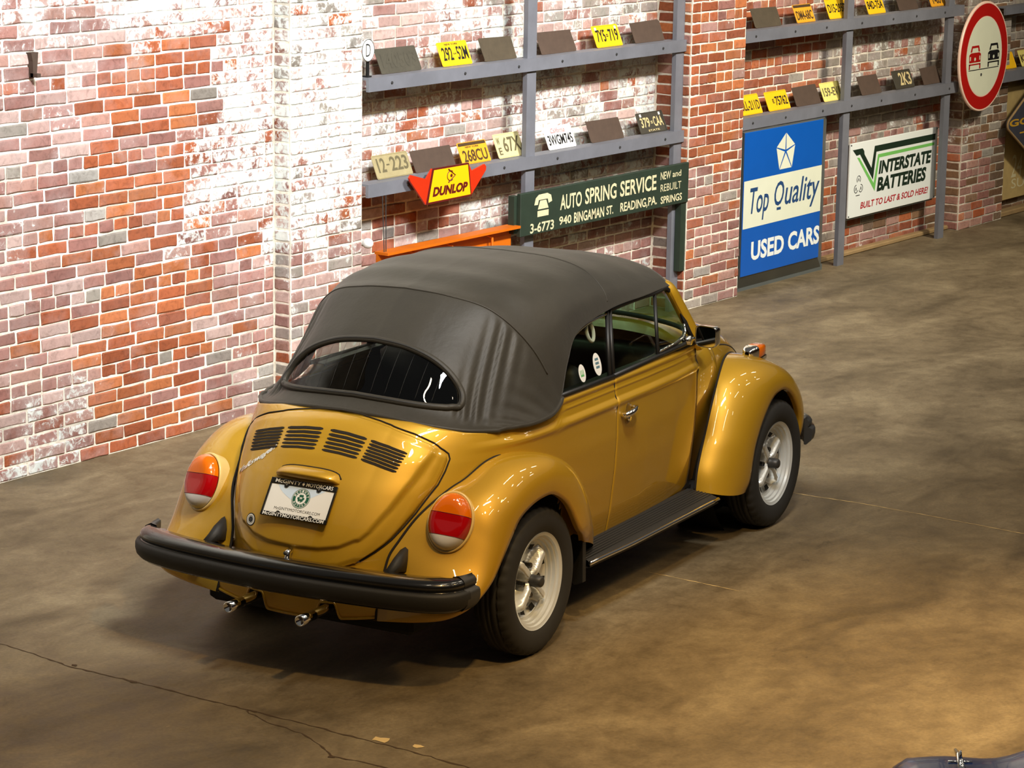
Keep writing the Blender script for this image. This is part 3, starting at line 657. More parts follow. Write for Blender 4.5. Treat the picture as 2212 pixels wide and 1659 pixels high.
# running boards
for sg in (-1, 1):
    prof = [(0.598, 0.312), (0.63, 0.308), (0.68, 0.303), (0.725, 0.298), (0.748, 0.292), (0.758, 0.282), (0.760, 0.262), (0.745, 0.258), (0.60, 0.262)]
    xs = np.linspace(0.47, 1.765, 40)
    Gr = np.array([[(x, sg*p[0]*(1 if p[0] < 0.61 else 1-0.02*float(sstep(0.9, 0.45, x))), p[1]) for p in prof] for x in xs])
    rb = grid('running_board', Gr, M['rubber'], car, flip=(sg < 0))
    for q in range(7):
        y = 0.625+0.016*q; mesh('tread_rib', *tube_geo([(x, sg*y, np.interp(y, [p[0] for p in prof[:6]], [p[1] for p in prof[:6]])+0.001) for x in xs[::3]], 0.0028, 6), M['rubber'], rb)
    b = MB(); b.tube([(x, sg*(0.760*(1-0.02*float(sstep(0.9, 0.45, x)))), 0.281) for x in np.linspace(0.47, 1.765, 20)], 0.0095, 10); b.build('chrome_strip', M['chrome'], rb, True)
    # flap behind the rear edge of the board
    b = MB(); P = [(.475, .66, .40), (.455, .715, .40), (.445, .735, .385), (.452, .735, .205), (.46, .69, .185), (.475, .66, .20)]
    b.add([(p[0], sg*p[1], p[2]) for p in P]+[(p[0]-0.03, sg*p[1], p[2]) for p in P], [tuple(range(6)), tuple(range(11, 5, -1))]+[(i, i+6, (i+1) % 6+6, (i+1) % 6) for i in range(6)])
    b.build('stone_flap', M['rubber'], car)

# bumpers
def bumper(name, path, prof, mat, caps=True):
    P = cr(np.array(path), 8); k = len(P); rows = []
    Tn = np.gradient(P, axis=0); Tn /= np.linalg.norm(Tn, axis=1)[:, None]
    for i in range(k):
        nrm = np.array([Tn[i][1], -Tn[i][0], 0]); tp_ = float(np.interp(min(i, k-1-i), [0, 8, 22], [0.28, 0.42, 1.0]))
        rows.append([P[i]+nrm*(d*tp_ if abs(d) > 0.03 else d)+np.array([0, 0, z]) for d, z in prof])
    return np.array(rows)
half = [(-.600, .785), (-.660, .782), (-.725, .768), (-.775, .725), (-.812, .650), (-.845, .50), (-.868, .30), (-.880, .12), (-.882, 0)]
path = [(x, y, 0) for x, y in half]+[(x, -y, 0) for x, y in half[-2::-1]]
BP = [(-.108, .492), (-.105, .500), (-.06, .507), (-.022, .503), (-.007, .495), (.000, .484), (.000, .468), (-.006, .464), (-.004, .459), (.012, .456), (.017, .446), (.018, .425), (.013, .402), (.000, .386), (-.012, .374), (-.08, .374), (-.085, .379)]
Bm = bumper('rear_bumper', path, BP, None); sgn = 1
# profile outward must point away from the car
if Bm[len(Bm)//2, 9, 0] > Bm[len(Bm)//2, 0, 0]: Bm = bumper('rear_bumper', path, [(-d, z) for d, z in BP], None)
k = len(Bm); cut = 11
bb = grid('rear_bumper', Bm[cut:k-cut], M['black'], car, closed_m=True)
strip = Bm[cut-2:k-cut+2, 8:14]; 
cen_ = Bm[:, :1]*0
grid('impact_strip', strip+(strip-Bm[cut-2:k-cut+2, 1:2])*np.array([0.03, 0.03, 0.0]), M['rubber'], bb)
for rng in (slice(0, cut+1), slice(k-cut-1, k)):
    E_ = Bm[rng].copy(); c_ = E_.mean(1, keepdims=True); E_ = c_+(E_-c_)*np.array([1.06, 1.06, 1.07])
    capm = grid('bumper_end_cap', E_, M['cap'], bb, closed_m=True)
    r = E_[0] if rng.start == 0 else E_[-1]; mesh('cap_end', r, [tuple(range(len(r)))], M['cap'], capm, False)
for sg in (-1, 1):
    b = MB(); b.tube([(-.50, sg*.45, .44), (-.80, sg*.45, .44)], 0.022, 10); b.build('bumper_bracket', M['under'], bb, True)
halff = [(2.84, .765), (2.90, .755), (2.965, .72), (3.03, .65), (3.125, .55), (3.155, .35), (3.17, .12), (3.172, 0)]
pathf = [(x, y, -0.045) for x, y in halff]+[(x, -y, -0.045) for x, y in halff[-2::-1]]
Bf = bumper('front_bumper', pathf, BP, None)
if Bf[len(Bf)//2, 9, 0] < Bf[len(Bf)//2, 0, 0]: Bf = bumper('front_bumper', pathf, [(-d, z) for d, z in BP], None)
fb = grid('front_bumper', Bf[10:-10], M['black'], car, closed_m=True)
for rng in (slice(0, 11), slice(len(Bf)-11, len(Bf))):
    E_ = Bf[rng].copy(); c_ = E_.mean(1, keepdims=True); E_ = c_+(E_-c_)*np.array([1.04, 1.04, 1.05]); capm = grid('bumper_end_cap', E_, M['cap'], fb, closed_m=True)
    r = E_[0] if rng.start == 0 else E_[-1]; mesh('cap_end', r, [tuple(range(len(r)))], M['cap'], capm, False)
b = MB(); b.box(2.6, 3.12, -0.5, -0.44, 0.36, 0.42); b.box(2.6, 3.12, 0.44, 0.5, 0.36, 0.42); b.build('bumper_bracket', M['under'], fb)

# wheels
def wheel(x, yc, sg, rot):
    root = empty('wheel'); root.parent = car; root.location = (x, sg*yc, 0.318)
    s = sg
    ty = [(0.205, 0.066), (0.225, 0.079), (0.262, 0.084), (0.290, 0.080), (0.306, 0.070), (0.3135, 0.060), (0.316, 0.048), (0.3165, 0.044), (0.309, 0.043), (0.309, 0.038), (0.3175, 0.037), (0.318, 0.014), (0.310, 0.013), (0.310, 0.007), (0.318, 0.006), (0.318, 0.0)]
    pr = [(r, a) for r, a in ty]+[(r, -a) for r, a in ty[-2::-1]]; NN = 160; sh = {4: .0045, 5: .0055, 6: .0055, 7: .0055}
    L_ = len(pr)
    md = lambda k, i: -(sh.get(k, 0) or sh.get(L_-1-k, 0)) if (i % 4 == 0) else 0.0
    V, Fc = lathe(pr, NN, 'y', mod=md); 
    mesh('tyre', V, Fc if s > 0 else [f[::-1] for f in Fc], M['tyre'], root)
    # stepped rim, outer face at +
    rim = [(0.198, -0.06), (0.206, -0.068), (0.2085, -0.066), (0.200, -0.05), (0.190, 0.0), (0.160, 0.004), (0.1615, 0.018), (0.172, 0.021), (0.1735, 0.034), (0.182, 0.037), (0.1835, 0.050), (0.1925, 0.053), (0.1945, 0.064), (0.2035, 0.067), (0.2085, 0.071), (0.2095, 0.068), (0.205, 0.062)]
    V, Fc = lathe([(r, s*a) for r, a in rim], 72, 'y'); rm = auto(mesh('rim', V, Fc, M['silver'], root), 22)
    # pressed centre: four spokes, dished fields
    NA, NR = 160, 18; rows = []
    for j in range(NR):
        r = 0.162*j/(NR-1)
        row = []
        for i in range(NA):
            t = 2*math.pi*i/NA; dq = (t-rot+math.pi/4) % (math.pi/2)-math.pi/4; sp = float(1-sstep(0.012, 0.024, r*abs(math.sin(dq))))      # spokes at 4 directions
            f = float(sstep(0.02, 0.05, r)); f2 = float(sstep(0.162, 0.135, r))
            a = 0.014+0.022*(1-f)+f*f2*(0.034*sp-0.026*(1-sp))
            row.append((r*math.cos(t), s*a, r*math.sin(t)))
        rows.append(row)
    dc = grid('wheel_disc', np.array(rows), M['silver'], root, closed_m=True, flip=(s > 0))
    for q in range(4):
        for dd in (-1, 1):
            t = rot+math.pi/4+q*math.pi/2+dd*0.30; P = []
            for (rr, ta) in ((0.128, -0.10), (0.128, 0.10), (0.150, 0.115), (0.150, -0.115)): P.append((rr*math.cos(t+ta), s*(0.006 if rr < 0.14 else 0.0155), rr*math.sin(t+ta)))
            P2 = [(p[0], p[1]+s*0.003, p[2]) for p in P]
            mesh('vent_hole', P2+P, [(0, 1, 2, 3), (4, 5, 1, 0), (5, 6, 2, 1), (6, 7, 3, 2), (7, 4, 0, 3)], M['under'], dc, False)
        t = rot+math.pi/4+q*math.pi/2; c = (0.065*math.cos(t), 0, 0.065*math.sin(t))
        V, Fc = lathe([(0.0, s*0.036), (0.011, s*0.036), (0.0125, s*0.030), (0.013, s*0.0), (0.017, s*-0.003)], 6, 'y', c); mesh('wheel_bolt', V, Fc, M['black'], root, False)
    V, Fc = lathe([(0.0, s*0.088), (0.018, s*0.088), (0.024, s*0.082), (0.026, s*0.06), (0.026, s*0.02), (0.032, s*0.016)], 24, 'y'); mesh('hub_cap', V, Fc, M['cap'], root)
    V, Fc = lathe([(0.0, 0.0), (0.16, 0.0), (0.16, s*-0.09), (0.0, s*-0.09)], 24, 'y', (0, s*-0.015, 0)); mesh('brake_drum', V, Fc, M['under'], root)
for sg in (-1, 1):
    wheel(0.0, 0.675, sg, math.radians(48)); wheel(2.42, 0.698, sg, math.radians(40))
# underside
b = MB(); b.box(-0.62, 2.75, -0.50, 0.50, 0.20, 0.285, bev=0.02); b.box(0.42, 2.0, -0.60, 0.60, 0.235, 0.292, bev=0.01); b.tube([(0, -0.62, 0.318), (0, 0.62, 0.318)], 0.04, 12); b.tube([(2.42, -0.62, 0.318), (2.42, 0.62, 0.318)], 0.03, 12); b.box(-0.64, -0.40, -0.34, 0.34, 0.235, 0.31, bev=0.02)
b.build('underbody', M['under'], car)
for sg in (-1, 1):
    V, Fc = lathe([(0.40, 0.0), (0.40, -sg*0.25)], 40, 'y', (2.42, sg*0.60, 0.34)); V2, F2 = lathe([(0.02, 0.0), (0.40, 0.0)], 40, 'y', (2.42, sg*0.40, 0.34))
    b = MB(); b.add(V, Fc); b.add(V2, F2); b.V = [(v[0], v[1], min(v[2], 0.80)) for v in b.V]; b.build('wheel_liner', M['under'], car, True)

# canvas top
RT = [
 [(1.745, 0, 1.405), (1.725, .20, 1.400), (1.675, .38, 1.380), (1.630, .49, 1.350), (1.590, .556, 1.316)],
 [(1.40, 0, 1.464), (1.39, .22, 1.457), (1.36, .40, 1.425), (1.335, .510, 1.366), (1.315, .566, 1.312)],
 [(1.02, 0, 1.510), (1.02, .24, 1.501), (1.00, .42, 1.465), (.98, .530, 1.390), (.965, .572, 1.308)],
 [(.66, 0, 1.524), (.66, .24, 1.514), (.65, .43, 1.472), (.63, .545, 1.380), (.615, .590, 1.262)],
 [(.38, 0, 1.508), (.38, .24, 1.497), (.39, .43, 1.446), (.42, .558, 1.325), (.47, .618, 1.160)],
 [(.165, 0, 1.472), (.175, .21, 1.457), (.215, .405, 1.405), (.285, .555, 1.255), (.375, .642, 1.030)],
 [(.115, 0, 1.455), (.125, .21, 1.440), (.165, .40, 1.386), (.245, .550, 1.230), (.335, .650, 1.000)],
 [(-.02, 0, 1.352), (-.01, .205, 1.336), (.045, .39, 1.280), (.145, .545, 1.140), (.265, .656, .975)],
 [(-.125, 0, 1.262), (-.115, .20, 1.246), (-.06, .385, 1.195), (.05, .540, 1.075), (.165, .655, .966)],
 [(-.205, 0, 1.165), (-.195, .20, 1.152), (-.145, .38, 1.110), (-.04, .530, 1.025), (.07, .642, .964)],
 [(-.265, 0, 1.080), (-.257, .20, 1.070), (-.210, .375, 1.040), (-.115, .520, .990), (-.02, .612, .966)],
 [(-.345, 0, 1.032), (-.337, .20, 1.024), (-.295, .37, 1.002), (-.205, .500, .978), (-.09, .590, .968)]]
RTd = cr(np.array(RT), 14)                       # along the car
RTd = np.swapaxes(cr(np.swapaxes(RTd, 0, 1), 20), 0, 1)   # across
nr, nv = RTd.shape[:2]
# folds beside the rear window
for i in range(nr):
    rr = i/14.0
    for j in range(nv):
        p = RTd[i, j]; y = p[1]
        k = math.exp(-((y-0.475)/0.055)**2)*float(sstep(5.6, 6.3, rr))*float(1-sstep(9.6, 10.6, rr))
        k2 = math.exp(-((y-0.60)/0.06)**2)*float(sstep(6.0, 7.5, rr))*0.5
        dsp = 0.010*k*math.sin((y-0.02*rr)*150)+0.007*k2*math.sin(rr*7.5+y*30)
        dsp -= 0.006*float(sstep(0, 0.35, (rr-0.2) % 1 if False else 0))
        RTd[i, j] = p+np.array([-0.6, 0.5, 0.45])*dsp
    # slack between the bows
for i in range(nr):
    rr = i/14.0
    if rr < 5: 
        f = math.sin(math.pi*(rr % 1.0))**2
        for j in range(nv): RTd[i, j, 2] -= 0.007*f*float(1-sstep(0.40, 0.55, RTd[i, j, 1]))
Lf = RTd.copy(); Lf[:, :, 1] *= -1
TOP = np.concatenate([Lf[:, ::-1], RTd[:, 1:]], 1); NV = TOP.shape[1]
WY = 0.438
def row_top(y): q = min(1, abs(y)/WY); return 7.75+1.45*(1-math.sqrt(max(0, 1-q**2.6)))
def row_bot(y): q = min(1, abs(y)/WY); return 10.02-0.80*(1-math.sqrt(max(0, 1-q**3.6)))
def surf(row, y):
    f = max(0, min(nr-1.001, row*14)); i = int(f); t = f-i; r = TOP[i]*(1-t)+TOP[i+1]*t
    return np.array([np.interp(y, r[:, 1], r[:, 0]), y, np.interp(y, r[:, 1], r[:, 2])])
mask = np.ones((nr, NV), bool)
for i in range(nr-1):
    for j in range(NV-1):
        c = (TOP[i, j]+TOP[i+1, j+1])/2; rr = (i+0.5)/14.0
        if abs(c[1]) < WY and row_top(c[1]) < rr < row_bot(c[1]): mask[i, j] = False
top = grid('canvas_top', TOP, M['canvas'], car, solid=0.006, mask=mask, label='closed black canvas convertible top')
loop = [surf(row_top(y), y) for y in WY*np.sin(np.linspace(-math.pi/2, math.pi/2, 61))]+[surf(row_bot(y), y) for y in WY*np.sin(np.linspace(math.pi/2, -math.pi/2, 61))[1:-1]]
outn = np.array([-0.82, 0, 0.5])
mesh('window_surround', *tube_geo(loop, 0.015, 10, closed=True), M['canvas'], top)
mesh('window_bead', *tube_geo([p+outn*0.012 for p in loop], 0.0045, 8, closed=True), M['rubber'], top)
ys = 0.99*WY*np.sin(np.linspace(-math.pi/2, math.pi/2, 41))
grid('rear_window', np.array([[surf(row_top(y)+(row_bot(y)-row_top(y))*t, y)-outn*0.004 for t in np.linspace(0, 1, 15)] for y in ys]), M['glass'], top)
for k in range(1, 12):
    y = -0.40+0.8*k/12; rt_, rb_ = row_top(y)+0.15, row_bot(y)-0.15
    mesh('demister_wire', *tube_geo([surf(rt_+(rb_-rt_)*t, y)-outn*0.002 for t in np.linspace(0, 1, 8)], 0.0006, 4), M['vinyl'], top)
hem = [TOP[-1, j]+np.array([0, 0, -0.004]) for j in range(NV)]
e_l = [TOP[int(r*14), 0] for r in np.linspace(11, 5.1, 30)]; e_r = [TOP[int(r*14), -1] for r in np.linspace(5.1, 11, 30)]
mesh('hem_welt', *tube_geo(e_r[:-1]+hem[::-1]+e_l[1:], 0.011, 10), M['canvas'], top)
mesh('bow_seam', *tube_geo([TOP[int(5.45*14), j]+np.array([-.001, 0, 0.001]) for j in range(10, NV-10)], 0.004, 8), M['canvas'], top)
mesh('bow_seam', *tube_geo([TOP[int(2.1*14), j]+np.array([0, 0, 0.0005]) for j in range(8, NV-8)], 0.0025, 8), M['canvas'], top)

# windscreen frame
def sq_tube(pts, hw_, hd, up=np.array([1.0, 0, 0])):
    P = np.array(pts, float); k = len(P); Tn = np.gradient(P, axis=0); Tn /= np.linalg.norm(Tn, axis=1)[:, None]; V = []
    for i in range(k):
        a = up-Tn[i]*(up@Tn[i]); a /= np.linalg.norm(a); b_ = np.cross(Tn[i], a)
        for (s1, s2) in ((1, .6), (.6, 1), (-.6, 1), (-1, .6), (-1, -.6), (-.6, -1), (.6, -1), (1, -.6)): V.append(P[i]+a*hd*s1+b_*hw_*s2)
    Fs = [(i*8+j, i*8+(j+1) % 8, (i+1)*8+(j+1) % 8, (i+1)*8+j) for i in range(k-1) for j in range(8)]+[tuple(range(7, -1, -1)), tuple(range((k-1)*8, k*8))]
    return V, Fs
arch = cr(np.array([(1.80, -.628, 1.0), (1.735, -.600, 1.10), (1.665, -.572, 1.21), (1.612, -.545, 1.295), (1.618, -.49, 1.318), (1.645, -.38, 1.340), (1.69, -.2, 1.362), (1.70, 0, 1.367)]), 8)
full = np.concatenate([arch, (arch*[1, -1, 1])[::-1][1:]])
wf = mesh('windscreen_frame', *sq_tube(full, 0.022, 0.030), G, car); auto(wf, 50)
base = cr(np.array([(1.80, -.61, 1.03), (1.92, -.45, 1.055), (2.0, -.22, 1.065), (2.02, 0, 1.068), (2.0, .22, 1.065), (1.92, .45, 1.055), (1.80, .61, 1.03)]), 8)
tp = np.array([[np.interp(y, full[8:-8, 1], full[8:-8, 0]), y*0.9, np.interp(y, full[8:-8, 1], full[8:-8, 2])] for y in np.linspace(-.545, .545, len(base))])
grid('windscreen', np.array([[b_*(1-t)+a_*t for t in np.linspace(0, 1, 9)] for b_, a_ in zip(base, tp)]), M['greenglass'], car)
b = MB(); b.tube(base, 0.012, 8); b.build('windscreen_rubber', M['rubber'], car, True)

# side windows
def wy(z): return 0.628-(z-1.02)*0.275
for sg in (-1, 1):
    W = lambda x, z, o=0.0: np.array([x, sg*(wy(z)+o), z])
    rail = [(1.612, 1.296), (1.45, 1.300), (1.2, 1.300), (0.99, 1.298)]
    dw = [(0.905, 1.026), (0.985, 1.286), (1.2, 1.294), (1.45, 1.294), (1.565, 1.286), (1.735, 1.04)]
    qw = [(0.375, 1.030), (0.42, 1.115), (0.50, 1.195), (0.60, 1.245), (0.75, 1.277), (0.925, 1.288), (0.845, 1.026)]
    def pane(name, poly, off, parent):
        c = np.mean(np.array(poly), 0); P = [W(p[0], p[1], off) for p in poly]
        V = P+[p-np.array([0, sg*0.004, 0]) for p in P]; k_ = len(P)
        return mesh(name, V, [tuple(range(k_)), tuple(range(2*k_-1, k_-1, -1))]+[(i, (i+1) % k_, k_+(i+1) % k_, k_+i) for i in range(k_)], M['glass'], parent, False)
    b = MB(); b.tube([W(*p) for p in cr(np.array([(1.72, 1.045), (1.60, 1.285)]+[(1.45, 1.300), (1.2, 1.302), (0.985, 1.296)]), 4)], 0.011, 8)
    b.tube([W(0.985, 1.296), W(0.885, 1.020)], 0.010, 8); b.tube([W(0.955, 1.294), W(0.850, 1.020)], 0.010, 8)
    b.tube([W(0.37, 1.028, 0.006), W(0.88, 1.022, 0.006)], 0.011, 8); b.tube([W(0.88, 1.024, 0.006), W(1.75, 1.040, 0.0)], 0.011, 8)
    b.tube([W(1.345, 1.036), W(1.440, 1.298)], 0.009, 8)
    b.tube([W(1.36, 1.045), W(1.55, 1.055), W(1.64, 1.075), W(1.66, 1.10)], 0.009, 8)
    fr = b.build('window_frame', M['vinyl'], car, True)
    dp = pane('door_glass', [(0.91, 1.026), (0.99, 1.290), (1.2, 1.297), (1.436, 1.297), (1.343, 1.038)], 0.0, car)
    pane('vent_glass', [(1.345, 1.038), (1.438, 1.297), (1.58, 1.290), (1.72, 1.045)], 0.0, car)
    qp = pane('quarter_glass', [(p[0], p[1]) for p in qw], 0.0, car)
    b = MB(); b.tube([W(*p, 0.008) for p in cr(np.array(qw[1:-1]), 5)], 0.0075, 8); b.build('quarter_trim', M['chrome'], car, True)
    b = MB(); b.tube([W(1.365, 1.052, .006), W(1.52, 1.060, .006), W(1.62, 1.072, .006), W(1.655, 1.095, .006), W(1.655, 1.13, .006)], 0.005, 8); b.build('vent_trim', M['chrome'], car, True)
    if sg < 0:
        for (cx_, cz_, rx_, rz_, nm, mm) in ((0.613, 1.082, 0.030, 0.038, 'E', 'stickergreen'), (0.762, 1.095, 0.036, 0.049, 'SEED', 'stickerblue')):
            st = MB(); st.add([W(cx_+rx_*math.cos(2*math.pi*i/28), cz_+rz_*math.sin(2*math.pi*i/28), 0.002) for i in range(28)], [tuple(range(28))]); so = st.build('window_sticker', M['white'], qp)
            if nm == 'E':
                V, Fc = text_mesh('E', (cx_-0.011, cx_+0.011, cz_-0.016, cz_+0.020), bold=0.01); mesh('sticker_print', [W(cx_-(v[2]-cz_)*0.8, cz_+(v[0]-cx_)*1.3, 0.0028) for v in V], Fc, M[mm], so, False)
            else:
                bb_ = MB()
                for r_ in range(3): bb_.add([W(cx_+dx*0.016-0.0, cz_+0.022-0.017*r_+dz*0.005, 0.0028) for dx, dz in ((-1, -1), (1, -1), (1, 1), (-1, 1))], [(0, 1, 2, 3)])
                bb_.build('sticker_print', M[mm], so)
        b = MB(); c = np.array([0.785, 1.236]); b.tube([W(c[0]+0.030*math.sin(t)*(1-0.35*max(0, math.cos(t))), c[1]+0.047*math.cos(t), -0.012) for t in np.linspace(0, 2*math.pi, 33)[:-1]], 0.0085, 8, closed=True); b.build('grab_strap', M['strapwhite'], car, True)
# mirrors on both doors
for sg in (-1, 1):
    b = MB(); b.tube([(1.645, sg*.632, 1.058), (1.655, sg*.662, 1.064), (1.640, sg*.69, 1.080), (1.60, sg*.728, 1.092)], [0.014, 0.010, 0.008, 0.008], 10); b.tube([(1.645, sg*.61, 1.052), (1.648, sg*.648, 1.056)], 0.022, 14)
    arm = b.build('mirror_arm', M['chrome'], car, True)
    c = np.array([1.55, sg*0.776, 1.106]); rows = []
    for (dx, k_) in ((0.050, 0.35), (0.046, 0.65), (0.030, 0.92), (0.0, 1.0), (-0.018, 1.02), (-0.022, 1.0), (-0.018, 0.93)):
        r = []
        for i in range(40):
            t = 2*math.pi*i/40; cc, ss = math.cos(t), math.sin(t); e = 0.38
            r.append(c+np.array([dx, 0.054*k_*np.sign(cc)*abs(cc)**e, 0.050*k_*np.sign(ss)*abs(ss)**e]))
        rows.append(r)
    rows = [[c+np.array([0.052, 0, 0])]*40]+rows
    yaw = sg*0.10
    R_ = np.array([[math.cos(yaw), -math.sin(yaw), 0], [math.sin(yaw), math.cos(yaw), 0], [0, 0, 1]])
    rows = [[c+R_@(np.array(p)-c) for p in r] for r in rows]
    mh = grid('mirror_housing', np.array(rows), M['chrome'], arm, closed_m=True)
    gl = [c+R_@(np.array([-0.0185, 0, 0])+((R_.T@(np.array(p)-c))*np.array([0, 1, 1]))) for p in rows[-1]]
    mesh('mirror_glass', gl, [tuple(range(40))], simple('mirror_silver', (0.55, 0.58, 0.58, 1), 0.01, 1.0) if sg < 0 else bpy.data.materials['mirror_silver'], mh, False)

# cabin
b = MB()
b.box(0.0, 1.85, -0.575, 0.575, 0.29, 0.31); b.box(0.02, 1.80, -0.585, -0.565, 0.31, 0.99); b.box(0.02, 1.80, 0.565, 0.585, 0.31, 0.99); b.box(-0.06, 0.0, -0.52, 0.52, 0.31, 0.94)
b.add([(0.0, -0.55, 0.95), (0.0, 0.55, 0.95), (-0.22, 0.38, 0.99), (-0.22, -0.38, 0.99)], [(0, 1, 2, 3)])
b.build('cabin_trim', M['vinyl'], car)
b = MB(); b.box(0.40, 1.77, -0.622, -0.572, 1.012, 1.026, bev=0.004); b.box(0.40, 1.77, 0.572, 0.622, 1.012, 1.026, bev=0.004); b.build('sill_capping', M['vinyl'], car)
b = MB(); b.box(1.62, 1.86, -0.56, 0.56, 0.72, 0.98, bev=0.04); b.build('dashboard', M['vinyl'], car, True)
for sy in (-0.30, 0.30):
    b = MB(); b.box(0.92, 1.40, sy-0.23, sy+0.23, 0.40, 0.56, bev=0.05); st = b.build('front_seat', M['vinyl'], car, True)
    b = MB(); b.box(-0.06, 0.06, -0.23, 0.23, 0.0, 0.58, bev=0.05); V = [(0.92+v[0]-v[2]*0.22, sy+v[1]*(1-0.25*max(0, v[2]-0.3)), 0.5+v[2]) for v in b.V]; mesh('seat_back', V, b.F, M['vinyl'], st)
b = MB(); b.box(0.22, 0.62, -0.52, 0.52, 0.40, 0.56, bev=0.05); rs = b.build('rear_seat', M['vinyl'], car, True)
b = MB(); b.box(0.08, 0.20, -0.52, 0.52, 0.52, 0.93, bev=0.05); b.build('seat_back', M['vinyl'], rs, True)
b = MB(); b.tube([(1.50+0.06*math.sin(t), 0.30+0.19*math.cos(t), 0.86+0.18*math.sin(t)) for t in np.linspace(0, 2*math.pi, 33)[:-1]], 0.012, 8, closed=True); b.tube([(1.50, 0.12, 0.86), (1.50, 0.48, 0.86)], 0.012, 8); b.tube([(1.50, 0.30, 0.86), (1.72, 0.30, 0.80)], 0.025, 8); b.build('steering_wheel', M['rubber'], car, True)
b = MB(); b.box(1.60, 1.625, -0.12, 0.12, 1.285, 1.335, bev=0.01); b.build('inside_mirror', M['vinyl'], car, True)
# ------------------------------------------------------------------ the hall: floor, brick wall in sections, piers
from mathutils import noise as mnoise
b = MB(); b.box(-12, 30, -18, 3.6, -0.2, 0.0)
floor = tag(b.build('floor', M['floor']), kind='structure')
def strip(name, pts, w, mat, parent, wob=0.3, seed=0):
    r = random.Random(seed); P = []
    for (p, q) in zip(pts[:-1], pts[1:]):
        n = max(2, int(math.dist(p, q)/0.03))
        for i in range(n): P.append((p[0]+(q[0]-p[0])*i/n, p[1]+(q[1]-p[1])*i/n))
    P.append(pts[-1]); V = []
    for i, p in enumerate(P):
        a, c = P[max(0, i-1)], P[min(len(P)-1, i+1)]; d = np.array([c[0]-a[0], c[1]-a[1]]); d /= np.linalg.norm(d)+1e-9; nx = np.array([-d[1], d[0]])
        o = (r.random()-0.5)*0.010*wob; h = w*(0.35+1.1*r.random()**2)/2
        V += [(p[0]+nx[0]*(o+h), p[1]+nx[1]*(o+h), 0.0012), (p[0]+nx[0]*(o-h), p[1]+nx[1]*(o-h), 0.0012)]
    return mesh(name, V, [(2*i, 2*i+1, 2*i+3, 2*i+2) for i in range(len(P)-1)], mat, parent, False)
strip('crack', [(-1.19, 3.0), (-1.2, 1.121), (-1.209, .949), (-1.24, .675), (-1.226, .432), (-1.22, .31), (-1.211, .019), (-1.203, -.217), (-1.194, -.423), (-1.19, -.629), (-1.187, -.854), (-1.18, -1.067), (-1.187, -1.293), (-1.19, -1.423), (-1.19, -4)], 0.010, M['crack'], floor, 1, 1)
strip('crack', [(-1.213, -.249), (-1.266, -.402), (-1.277, -.585), (-1.333, -.723), (-1.408, -.834), (-1.38, -1.006), (-1.375, -1.133), (-1.36, -1.6)], 0.008, M['crack'], floor, 1.4, 2)
strip('slab_joint', [(3.14, 2.8), (3.116, -.31), (3.149, -.604), (3.151, -.998), (3.136, -1.538)], 0.008, M['chip'], floor, 0.5, 3)
strip('slab_joint', [(1.412, -.447), (1.411, -.7), (1.409, -.936)], 0.008, M['chip'], floor, 0.5, 4)
for i, (x, y, s_) in enumerate(((-1.15, -.876, .05), (-1.12, -1.03, .03), (-1.22, .675, .02), (-1.225, .34, .025), (-1.41, -.84, .02), (-1.20, -.28, .018))):
    r = random.Random(i+40); n = 11
    mesh('spall', [(x+s_*(0.5+0.6*r.random())*math.cos(2*math.pi*k/n)*0.7, y+s_*(0.5+0.6*r.random())*math.sin(2*math.pi*k/n), 0.0018) for k in range(n)], [tuple(range(n))], M['chip'] if i < 2 else M['crack'], floor, False)

